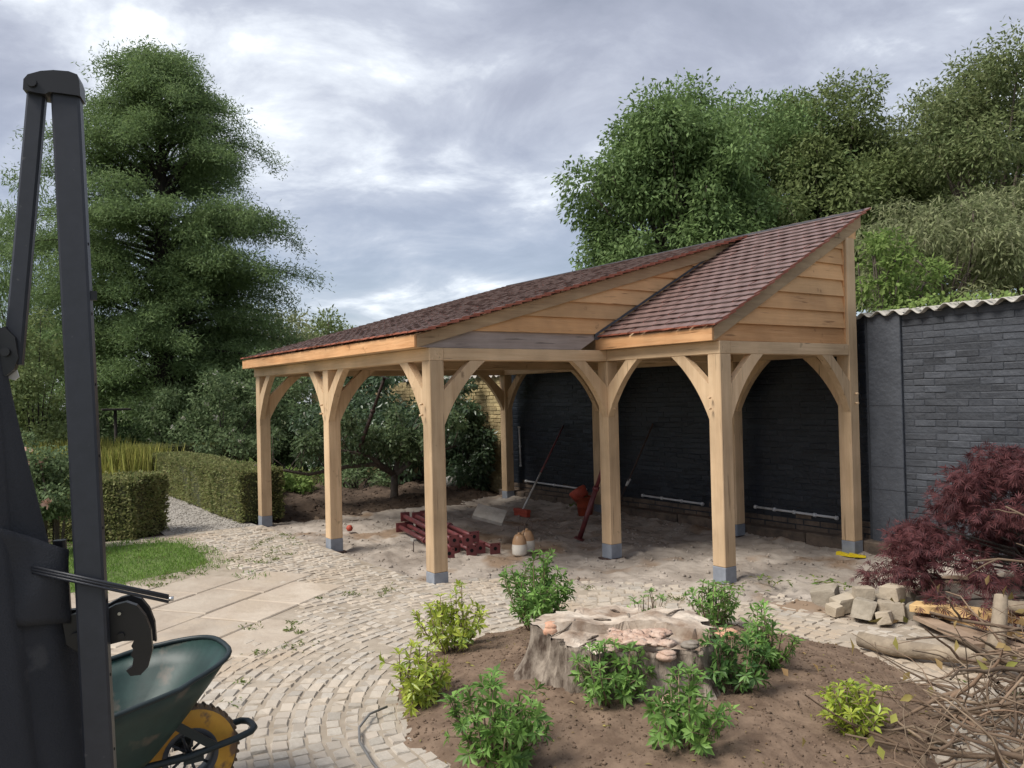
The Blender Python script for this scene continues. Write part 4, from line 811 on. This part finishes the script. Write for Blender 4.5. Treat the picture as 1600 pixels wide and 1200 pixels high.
# ------------------------------------------------------------------ wheelbarrow
wb = empty('wheelbarrow', (1.40, -7.2, 0), 'dark green wheelbarrow with yellow wheel standing on the setts behind the parasol', 'wheelbarrow'); bx = 1.38
def trayring(h):    # h 0 bottom .. 1 rim
    out_ = []; n = 44
    for j in range(n):
        th = 2 * math.pi * j / n; c, s = math.cos(th), math.sin(th); e = .62; cc, ss = abs(c) ** e * np.sign(c), abs(s) ** e * np.sign(s)
        a = .20 + .15 * h - (.07 * h if s > .3 else 0) * max(0, s); fr, bk = .20 + .285 * h, .22 + .22 * h; y = -7.34 + (fr if s > 0 else bk) * ss + .03 * h
        z = .27 + h * (.275 + (y + 7.34) * .19); out_.append((bx + a * cc, y, z))
    return out_
m = MB(); rings = [trayring(h) for h in (0, .08, .25, .5, .75, 1)]; n = 44; vs = [p for r in rings for p in r]
m.add(vs, [(i * n + j, i * n + (j + 1) % n, (i + 1) * n + (j + 1) % n, (i + 1) * n + j) for i in range(5) for j in range(n)] + [tuple(range(n))[::-1]], 0, True); tr = m.build('tray', 'barrowgreen', wb)
sol = tr.modifiers.new('thickness', 'SOLIDIFY'); sol.thickness = .004
MB().tube(rings[-1] + rings[-1][:1], .011, 8, caps=False).build('rolled_rim', 'barrowframe', tr)
WC = V(bx, -6.98, .205)
wh = MB().lathe(WC, [(.115, -.036), (.150, -.043), (.180, -.041), (.192, -.032)], 36, axis=(1, 0, 0)).lathe(WC, [(.192, .032), (.180, .041), (.150, .043), (.115, .036)], 36, axis=(1, 0, 0)).build('wheel', 'wheelyellow', wb)
m = MB(); m.lathe(WC, [(.1915, -.033), (.202, -.022), (.205, 0), (.202, .022), (.1915, .033)], 36, axis=(1, 0, 0))
for k in range(36): a = 2 * math.pi * k / 36; c = WC + V(0, math.cos(a), math.sin(a)) * .203; m.tube([c - V(.028, 0, 0), c + V(.028, 0, 0)], .007, 5)
m.build('tread', 'tyre', wh)
rim = MB().lathe(WC, [(.116, -.036), (.116, .036)], 36, axis=(1, 0, 0)).lathe(WC, [(.116, .037), (.100, .040), (.092, .030), (.092, -.030), (.100, -.040), (.116, -.037)], 36, axis=(1, 0, 0)).build('rim', 'rimgrey', wh)
for k in range(10): a = 2 * math.pi * k / 10; d = V(0, math.cos(a), math.sin(a)); MB().tube([WC + d * .02, WC + d * .096], .006, 6).build('spoke', 'rimgrey', rim)
MB().tube([WC - V(.075, 0, 0), WC + V(.075, 0, 0)], .018, 14).build('hub', 'blackplastic', wh); MB().tube([WC + V(.075, 0, 0), WC + V(.088, 0, 0)], .009, 8).build('axle_bolt', 'chrome', wh)
fx = .075
fr = [(bx + .30, -8.45, .62), (bx + .28, -8.0, .42), (bx + .20, -7.55, .262), (bx + .11, -7.2, .235), (bx + fx + .02, -7.0, .228), (bx + fx + .012, -6.80, .252), (bx + fx, -6.735, .262), (bx + fx - .03, -6.712, .264), (bx, -6.708, .264)]
MB().tube(fr + [(2 * bx - a, b, c) for a, b, c in fr[::-1][1:]], .0145, 10).build('frame', 'barrowframe', wb)
for s in (-1, 1):
    MB().prism([(bx + s * .088, -6.90, .225), (bx + s * .088, -6.87, .245), (bx + s * .13, -7.07, .415), (bx + s * .13, -7.10, .395)], (s * .008, 0, 0)).build('strut', 'barrowframe', wb)
    MB().tube([(bx + s * .20, -7.55, .265), (bx + s * .23, -7.66, .02), (bx + s * .23, -7.80, .012), (bx + s * .255, -7.86, .345)], .0125, 8).build('leg', 'barrowframe', wb)
    MB().tube([(bx + s * .296, -8.38, .59), (bx + s * .303, -8.52, .652)], .019, 10).build('handle_grip', 'blackplastic', wb)
    MB().box((bx + s * .088 - .008, -7.02, .195), (bx + s * .088 + .004, -6.94, .235)).build('axle_bracket', 'barrowframe', wb)

# ------------------------------------------------------------------ lawn grass, hedges, reeds
n = 34000; p = np.stack([rng.uniform(-7.5, -3.1, n), rng.uniform(-9, -5.2, n)], 1); keep = inside(LAWNP, p[:, 0] + .12 * rng.normal(size=n) + .5 * fbm(p[:, 0], p[:, 1], 2, 3, 8), p[:, 1] + .10 * rng.normal(size=n) + .5 * fbm(p[:, 0], p[:, 1], 2, 3, 2)); p = p[keep]
D = unit(rng.normal(size=(len(p), 3)) * [.6, .6, .2] + [0, 0, 1]); tag(leaves('grass', np.c_[p, np.full(len(p), -.006)], D, rsph(len(p)), rng.uniform(.025, .06, len(p)), .007, 'lf_grass', fold=0), 'short green grass blades on the lawn', 'grass', kind='stuff')
n = 900; p = np.stack([rng.uniform(-4.4, -2.6, n), rng.uniform(-6.0, -5.0, n)], 1); p = p[fbm(p[:, 0], p[:, 1], 2., 3, 21) > .08]
tag(leaves('stray_grass', np.c_[p, np.full(len(p), .0)], rng.normal(size=(len(p), 3)) * [.6, .6, .2] + [0, 0, .8], rsph(len(p)), rng.uniform(.02, .05, len(p)), .008, 'lf_grass', fold=0), 'stray grass tufts spreading onto the paving', 'grass', kind='stuff')
def hedge(c, sx, sy, h, rot, label, n=9000, group='clipped box hedges'):
    t = empty('box_hedge', (c[0], c[1], -.03), label, 'hedge', group); cs, sn = math.cos(rot), math.sin(rot)
    def rt(q): return np.stack([c[0] + q[:, 0] * cs - q[:, 1] * sn, c[1] + q[:, 0] * sn + q[:, 1] * cs, q[:, 2]], 1)
    k = .055; q = np.array([(a, b, z) for z in (.0, h - k) for a, b in ((-sx + k, -sy + k), (sx - k, -sy + k), (sx - k, sy - k), (-sx + k, sy - k))], float)
    MB().add(rt(q), [(0, 3, 2, 1), (4, 5, 6, 7), (0, 1, 5, 4), (1, 2, 6, 5), (2, 3, 7, 6), (3, 0, 4, 7)]).build('branches', 'hedge_core', t)
    A = np.array([2 * sx * h, 2 * sx * h, 2 * sy * h, 2 * sy * h, 4 * sx * sy]); f = rng.choice(5, size=n, p=A / A.sum()); u, v = rng.uniform(-1, 1, n), rng.uniform(0, 1, n); P = np.zeros((n, 3)); Nf = np.zeros((n, 3))
    for i, (a, s) in enumerate(((1, -1), (1, 1), (0, 1), (0, -1))):
        k_ = f == i; P[k_, a] = s * (sy if a == 1 else sx); P[k_, 1 - a] = u[k_] * (sx if a == 1 else sy); P[k_, 2] = v[k_] * h; Nf[k_, a] = s
    k_ = f == 4; P[k_, 0] = u[k_] * sx; P[k_, 1] = (2 * v[k_] - 1) * sy; P[k_, 2] = h; Nf[k_, 2] = 1
    b = fbm(P[:, 0] * 1.7 + P[:, 2], P[:, 1] * 1.7 + P[:, 2] * .7, 1.6, 3, 31 + c[0]); P = P + Nf * (b * .13 - .03 + rng.uniform(-.06, .0, n))[:, None]; edge = np.clip((P[:, 2] / h - .85) / .15, 0, 1); P[:, :2] *= (1 - .06 * edge[:, None])
    D = unit(Nf + rng.normal(size=(n, 3)) * .8); leaves('foliage', rt(P), rt(D + [0, 0, 0]) - V(c[0], c[1], 0), rsph(n), rng.uniform(.03, .06, n), .026, 'lf_box', t, fold=.1)
hedge((-6.85, -6.0), .62, .42, .78, .83, 'clipped box hedge cube standing at the lawn edge', 17000)
for i, x in enumerate((-7.36, -8.80, -10.25, -11.7)):
    hedge((x, -4.06 + .02 * i), .74, .34, .74 - .02 * (i % 2), .02, ('clipped box hedge block nearest the first carport post', 'second clipped hedge block from the carport along the gravel path', 'third clipped hedge block from the carport along the gravel path', 'last clipped hedge block at the far end of the gravel path')[i], 12000)
hedge((-14.6, -3.6), .35, 2.1, .78, -.28, 'long low box hedge crossing behind the gravel path by the reeds', 9000)
def reed(u, v, d, w, h, n, label):
    b = at(u, v, d); b[2] = 0.; t = empty('ornamental_grass', b, label, 'grass clump', 'ornamental grass clumps'); P = b + rng.normal(size=(n, 3)) * [w * .5, w * .5, 0]; D = unit(rng.normal(size=(n, 3)) * [.13, .13, 0] + (P - b) * .12 + [0, 0, 1]); L = h * rng.uniform(.6, 1.1, n)
    leaves('blades', P, D, rsph(n), L, .016, 'lf_reed', t, fold=.08, mid=.4)
reed(205, 735, 16.5, .55, .88, 2600, 'golden green grass clump behind the hedge cube'); reed(92, 735, 16.5, .55, 1.0, 2400, 'golden green grass clump behind the rose bush and parasol mast'); reed(150, 735, 17.2, .5, 1.0, 1200, 'golden grass clump between two others behind the parasol mast')

# ------------------------------------------------------------------ shrubs and trees
def bush(base, rx, ry, h, nc, per, mat, label, L=.07, Wd=.035, cat='bush', cr=.3, group=None, droop=.2, flowers=0, name='leafy_bush', fl='lf_flower', z0=.1, stem='bark_dark'):
    t = empty(name, (base[0], base[1], 0), label, cat, group); C = []; Rr = []; m = MB()
    for k in range(nc):
        a = rng.uniform(0, 6.28); r = math.sqrt(rng.random()); zz = z0 + (h - z0) * rng.random() * math.sqrt(max(0.05, 1 - .75 * r * r)); C.append((base[0] + rx * r * math.cos(a), base[1] + ry * r * math.sin(a), zz)); Rr.append(cr * rng.uniform(.65, 1.25))
        if k % 3 == 0: m.tube([(base[0] + .08 * math.cos(a), base[1] + .08 * math.sin(a), -.05), (base[0] + .5 * rx * r * math.cos(a), base[1] + .5 * ry * r * math.sin(a), zz * .6), C[-1]], [.02, .014, .006], 5)
    m.build('stems', stem, t); P, D, Nn = clump_leaves(C, Rr, per, droop=droop, shell=.35); P[:, 2] = np.maximum(P[:, 2], .01); leaves('foliage', P, D, Nn, L * rng.uniform(.6, 1.25, len(P)), Wd, mat, t, fold=.12)
    if flowers:
        idx = rng.choice(len(P), flowers, replace=False); Q = np.repeat(P[idx] + unit(P[idx] - V(base[0], base[1], h * .4)) * .06, 9, 0); tag(leaves('flowers', Q + rng.normal(size=Q.shape) * .012, rsph(len(Q)), rsph(len(Q)), .075, .06, fl, t, fold=.1), kind='stuff')
    return t
gp = lambda u, v, d: at(u, v, d)
q = gp(82, 800, 9.6); bush(q, .38, .38, 1.15, 26, 150, 'lf_rose', 'leggy rose bush with faded pink blooms beside the parasol mast', L=.06, cr=.16, flowers=6, fl='lf_pink', name='rose_bush', z0=.45, stem='bark')
q = gp(60, 700, 12.); bush(q, .45, .45, 1.55, 24, 170, 'lf_rose', 'tall pale rose bush with white blooms behind the parasol', L=.06, cr=.2, flowers=9, name='rose_bush')
B = 'background garden shrubs'
for u, v, d, rx, h, mat, fl, lab in ((275, 660, 20, 1.0, 2.1, 'lf_rose', 22, 'rose shrub with white blooms under the great conifer'), (345, 660, 18.5, 1.25, 2.6, 'lf_rose', 26, 'big white flowered rose shrub beyond the long hedge'), (225, 665, 22, .9, 1.6, 'lf_dark', 8, 'low dark shrub at the foot of the conifer'),
                                     (160, 660, 23, 1.1, 2.3, 'lf_dark', 0, 'dark shrub behind the bird table'), (410, 650, 20, 1.3, 2.9, 'lf_rose', 18, 'tall rose shrub showing behind the first carport post'), (480, 650, 20, 1.4, 2.7, 'lf_dark', 12, 'dark shrub with white blooms between the first two posts'),
                                     (310, 640, 26, 2.0, 3.0, 'lf_dark', 0, 'dark green thicket right of the conifer trunk'), (560, 640, 23, 1.8, 3.1, 'lf_dark', 0, 'dense dark shrub beyond the middle front post')):
    bush(gp(u, v, d), rx, rx, h, int(30 * rx), 210, mat, lab, L=.10, Wd=.05, cr=.36, flowers=fl, group=B)
bush(gp(430, 780, 14.2), .75, .5, .55, 22, 90, 'lf_bright', 'low fresh green plants growing behind the first two posts', L=.09, Wd=.05, cr=.17, cat='plants'); bush(gp(395, 735, 13.5), .3, .3, .95, 10, 80, 'lf_bright', 'leafy bright green plant behind the hedge end', L=.14, Wd=.07, cr=.18, cat='plant')
bush(gp(475, 775, 14.3), .55, .5, .5, 16, 70, 'lf_weed', 'straggling weeds on the soil bank behind the middle front post', L=.08, Wd=.03, cr=.16, cat='plants'); bush(gp(560, 768, 15.2), .9, .5, .6, 24, 70, 'lf_rose', 'low leafy plants under the espalier limbs', L=.08, Wd=.035, cr=.18, cat='plants')
bush(gp(650, 700, 16.2), 1.0, 1.1, 2.55, 48, 220, 'lf_laurel', 'big glossy dark laurel behind the espalier tree', L=.12, Wd=.05, cr=.36, cat='laurel', droop=.5, z0=.4); bush(gp(560, 700, 17.5), 1.0, 1.0, 2.5, 40, 200, 'lf_laurel', 'glossy laurel seen between the second and corner posts', L=.12, Wd=.05, cr=.36, cat='laurel', droop=.5, z0=.4)
bush(gp(728, 720, 14.9), .62, .3, 2.0, 46, 190, 'lf_laurel', 'climbing evergreen covering part of the yellow wall', L=.10, Wd=.05, cr=.22, cat='climber', droop=.5)
q = gp(55, 640, 17); bush(q, 1.0, 1.0, 3.6, 50, 260, 'lf_olive', 'holly like tree with mottled leaves behind the parasol arm', L=.09, Wd=.05, cr=.4, cat='tree', name='holly_tree')
# espalier fruit tree beyond the carport
ap = empty('espalier_tree', (-7.35, -1.62, 0), 'low fruit tree with long horizontal limbs beyond the carport', 'fruit tree'); m = MB()
T0 = V(-7.35, -1.62, 0.); fork = T0 + V(0, .02, .42); limbs = [[fork, fork + V(0, -.35, .2), fork + V(0, -.8, .2), fork + V(.05, -1.5, .12), fork + V(.1, -2.35, .32)], [fork, fork + V(0, .35, .22), fork + V(0, .75, .3), fork + V(0, 1.2, .42)], [fork, fork + V(.1, -.5, .35), fork + V(.2, -1.1, .5)], [fork, fork + V(-.1, .2, .5), fork + V(-.15, .4, .75)]]
m.tube([T0 + V(0, 0, -.1), T0 + V(.02, 0, .2), fork], [.075, .06, .058], 9, jit=.1)
C = []; Rr = []
for L_ in limbs: m.tube(L_, list(np.linspace(.048, .018, len(L_))), 7, jit=.1)
for L_ in limbs:
    for a, b in zip(L_[:-1], L_[1:]):
        for k in range(5):
            q = a + (b - a) * rng.random() + V(rng.normal() * .22, rng.normal() * .12, rng.uniform(.18, .55)); C.append(q); Rr.append(rng.uniform(.14, .24)); m.tube([a + (b - a) * rng.random(), q], [.01, .004], 4)
m.build('trunk', 'bark', ap); P, D, Nn = clump_leaves(C, Rr, 85, droop=.35, shell=.3); leaves('crown', P, D, Nn, rng.uniform(.06, .11, len(P)), .045, 'lf_apple', ap, fold=.15)
# bird table
b = gp(181, 690, 19.); bt = empty('bird_table', (b[0], b[1], 0), 'slim dark bird table with flat roof among the shrubs', 'bird table'); MB().tube([(b[0], b[1], -.03), (b[0], b[1], 1.55)], .035, 8).build('post', 'bark_dark', bt); MB().box((b[0] - .2, b[1] - .3, 1.55), (b[0] + .2, b[1] + .3, 1.60), bev=.01).build('table_top', 'bark_dark', bt)
wc = MB().tube([gp(92, 728, 15.2) * [1, 1, 0] + V(0, -.2, .55), gp(95, 725, 15.2) * [1, 1, 0] + V(0, -.1, .66), gp(105, 722, 15.2) * [1, 1, 0] + V(0, 0, .70), gp(113, 728, 15.2) * [1, 1, 0] + V(0, .1, .6), gp(115, 740, 15.2) * [1, 1, 0] + V(0, .12, 0)], .03, 8).build('garden_hoop', 'barrowgreen'); tag(wc, 'green hoop handle showing in front of the reeds', 'hoop')
def leafy_tree(base, cc, cr3, nc, per, mat, label, L, Wd, clr, group, droop=.35, th=.16, shell=.35, squash=.8, lobes=(), bark='bark'):
    """crown of leaf clumps carried on limbs: cc centre, cr3 radii"""
    t = empty('broadleaf_tree', (base[0], base[1], 0), label, 'tree', group); C = []; Rr = []; m = MB(); cc = V(*cc); hub = V(base[0], base[1], cc[2] - cr3[2] * .75)
    m.tube([(base[0], base[1], -.2), (base[0] + .04, base[1], hub[2] * .5), hub], [th, th * .85, th * .7], 10, jit=.06)
    for k in range(nc):
        d = unit(rng.normal(size=3)); d[2] = d[2] if d[2] > -.8 else -d[2]; rr = rng.uniform(.45, 1.0) ** .7; wob = 1 + .22 * math.sin(3 * math.atan2(d[1], d[0]) + 4 * d[2]) * .6
        q = cc + d * V(*cr3) * rr * wob; C.append(q); Rr.append(clr * rng.uniform(.6, 1.3))
        if rr > .7 and k % 2 == 0: mid_ = hub + (q - hub) * .5 + rng.normal(size=3) * .15; m.tube([hub + (mid_ - hub) * .05, mid_, q], [th * .35, th * .2, .015], 5)
    m.build('trunk', bark, t); P, D, Nn = clump_leaves(C, Rr, per, droop=droop, shell=shell, squash=squash); leaves('crown', P, D, Nn, L * rng.uniform(.5, 1.3, len(P)), Wd * rng.uniform(.7, 1.2, len(P)), mat, t, fold=.04); return t
TG_ = 'trees behind the garden wall'
def tree_at(u, v, d, rx, rz, *a, **k):
    c = at(u, v, d); leafy_tree(c, c, (rx, rx, rz), *a, **k)
tree_at(1042, 346, 17.5, 2.05, 2.45, 130, 620, 'lf_walnut', 'dense rounded dark green walnut tree rising over the tiled roof', .125, .052, .62, TG_, droop=.55, shell=.2)
tree_at(1185, 345, 20, 2.5, 3.0, 130, 560, 'lf_walnut', 'tall green tree between the walnut and the ragged olive tree', .125, .052, .68, TG_, droop=.5, shell=.2)
tree_at(1308, 345, 19, 2.3, 2.85, 130, 560, 'lf_olive', 'ragged olive green tree above the gable apex', .12, .05, .62, TG_, droop=.35, shell=.2)
tree_at(1555, 305, 17, 2.15, 2.65, 130, 480, 'lf_ash', 'airy brownish green tree standing over the corrugated coping', .11, .042, .56, TG_, droop=.4, shell=.2)
tree_at(1425, 365, 22, 2.6, 2.4, 110, 500, 'lf_ash', 'farther green tree filling the gap between olive and airy trees', .135, .055, .7, TG_, shell=.2)
tree_at(1475, 415, 11.8, 1.15, .95, 60, 230, 'lf_willow', 'pale drooping willow like shrub hanging over the black wall', .11, .026, .3, TG_, droop=.8, th=.06)
tree_at(1600, 400, 12.5, .95, 1.0, 46, 210, 'lf_willow', 'second pale drooping shrub further along behind the wall', .11, .026, .3, TG_, droop=.8, th=.06)
tree_at(1375, 430, 10.2, .36, .72, 26, 62, 'lf_bright', 'bright green sapling growing beside the gable end', .085, .036, .15, TG_, th=.025, shell=.1)
tree_at(1425, 450, 10.6, .42, .45, 20, 60, 'lf_bright', 'lower bright green bush behind the corrugated coping', .085, .036, .15, TG_, th=.025, shell=.1)
# ivy creeping over the coping
n = 700; xs = rng.uniform(-.05, 2.4, n) ; P = np.stack([xs, YW + rng.uniform(-.08, .5, n), WT + .06 + rng.random(n) ** 2 * .16 * np.clip(1.2 - xs * .6, .1, 1)], 1); P = P[rng.random(n) < np.clip(1.1 - xs * .35, .1, 1)]
iv = tag(leaves('ivy', P, rsph(len(P)) + [0, -.3, .2], V(0, -.3, 1) + rng.normal(size=P.shape) * .5, rng.uniform(.03, .065, len(P)), .04, 'lf_bright', fold=.1), 'pale green ivy creeping over the corrugated coping', 'ivy', kind='stuff')
# far trees on the left
tree_at(415, 575, 30, 1.9, 2.3, 40, 240, 'lf_willow', 'pale green tree far behind the first carport post', .16, .07, .7, 'distant trees', th=.14); tree_at(515, 575, 34, 2.2, 2.0, 40, 220, 'lf_olive', 'distant tree top peeping above the tiled roof', .18, .08, .7, 'distant trees', th=.14)
tree_at(15, 480, 27, 1.9, 4.2, 60, 260, 'lf_cypress', 'weeping grey green tree left behind the parasol', .2, .04, .7, 'distant trees', droop=1.2)
tree_at(90, 590, 27, 2.6, 2.2, 50, 260, 'lf_dark', 'dark distant tree behind the holly', .18, .08, .8, 'distant trees'); tree_at(330, 600, 33, 3.2, 2.4, 55, 240, 'lf_dark', 'dark far tree line behind the conifer trunk', .2, .09, .9, 'distant trees'); tree_at(690, 600, 32, 3.6, 1.9, 55, 240, 'lf_dark', 'dark far trees behind the yellow wall', .2, .09, .9, 'distant trees')
# great feathery conifer
def conifer(base, H, label):
    t = empty('great_conifer', (base[0], base[1], 0), label, 'conifer'); m = MB(); m.tube([(base[0], base[1], -.3), (base[0] + .05, base[1], H * .4), (base[0], base[1], H * .75), (base[0] + .08, base[1], H * .97)], [.36, .25, .13, .03], 12, jit=.05); m.build('trunk', 'bark_dark', t)
    bm_ = MB(); P = []; D = []; prof_h = (.1, .2, .31, .41, .53, .68, .82, .935, .985, 1.); prof_r = (2.6, 3.2, 3.4, 3.9, 3.5, 2.8, 1.9, 1.05, .5, .15)
    nb = 210
    for k in range(nb):
        h = .12 + .87 * (k + rng.random()) / nb; Lb = float(np.interp(h, prof_h, prof_r)) * rng.uniform(.62, 1.1) ; a = k * 2.399 + rng.normal() * .25; z0 = h * H; rise = ((.42 if h > .6 else .20) + rng.normal() * .12) * Lb
        b0 = V(base[0], base[1], z0); hd_ = V(math.cos(a), math.sin(a), 0); pts = [b0 + hd_ * Lb * s + V(0, 0, rise * math.sin(s * 2.2) - .10 * Lb * s * s) for s in (0, .3, .6, .85, 1.)]; bm_.tube(pts, [.05 * Lb / 3 + .01, .035 * Lb / 3 + .008, .02, .012, .005], 5, caps=False)
        sd_ = V(-hd_[1], hd_[0], 0); ns = int(7 + Lb * 6)
        for q in range(ns):     # flat sprays along both sides of the limb
            s = .25 + .78 * (q + rng.random()) / ns; j = min(int(s / .3), 3) if s < .9 else 3; pc = b0 + hd_ * Lb * s + V(0, 0, rise * math.sin(min(s, 1) * 2.2) - .10 * Lb * s * s); side = rng.choice((-1, 1)); ls = (.34 + .22 * Lb * (1.05 - s)) * rng.uniform(.6, 1.2); dv = unit(hd_ * .75 + sd_ * side * rng.uniform(.3, 1.1) + V(0, 0, rng.uniform(-.35, .4)))
            n = int(80 * ls / .5); f = rng.random(n); pp_ = pc + dv * (f * ls)[:, None] + rng.normal(size=(n, 3)) * [.15, .15, .13] - np.stack([f * 0, f * 0, .08 * f * f], 1); P.append(pp_); D.append(unit(dv * .7 + rng.normal(size=(n, 3)) * .8 + [0, 0, -.25]))
    bm_.build('branches', 'bark_dark', t); P = np.concatenate(P); D = np.concatenate(D); leaves('foliage', P, D, unit(rng.normal(size=P.shape) * .8 + [0, 0, .8]), rng.uniform(.06, .15, len(P)), .028, 'lf_cypress', t, fold=0); print('conifer leaves', len(P))
cb = at(258, 640, 22.5); conifer(cb, 11.15, 'great feathery dark green conifer standing beyond the garden')
print('objects', len(bpy.data.objects), 'setts', len(setts))
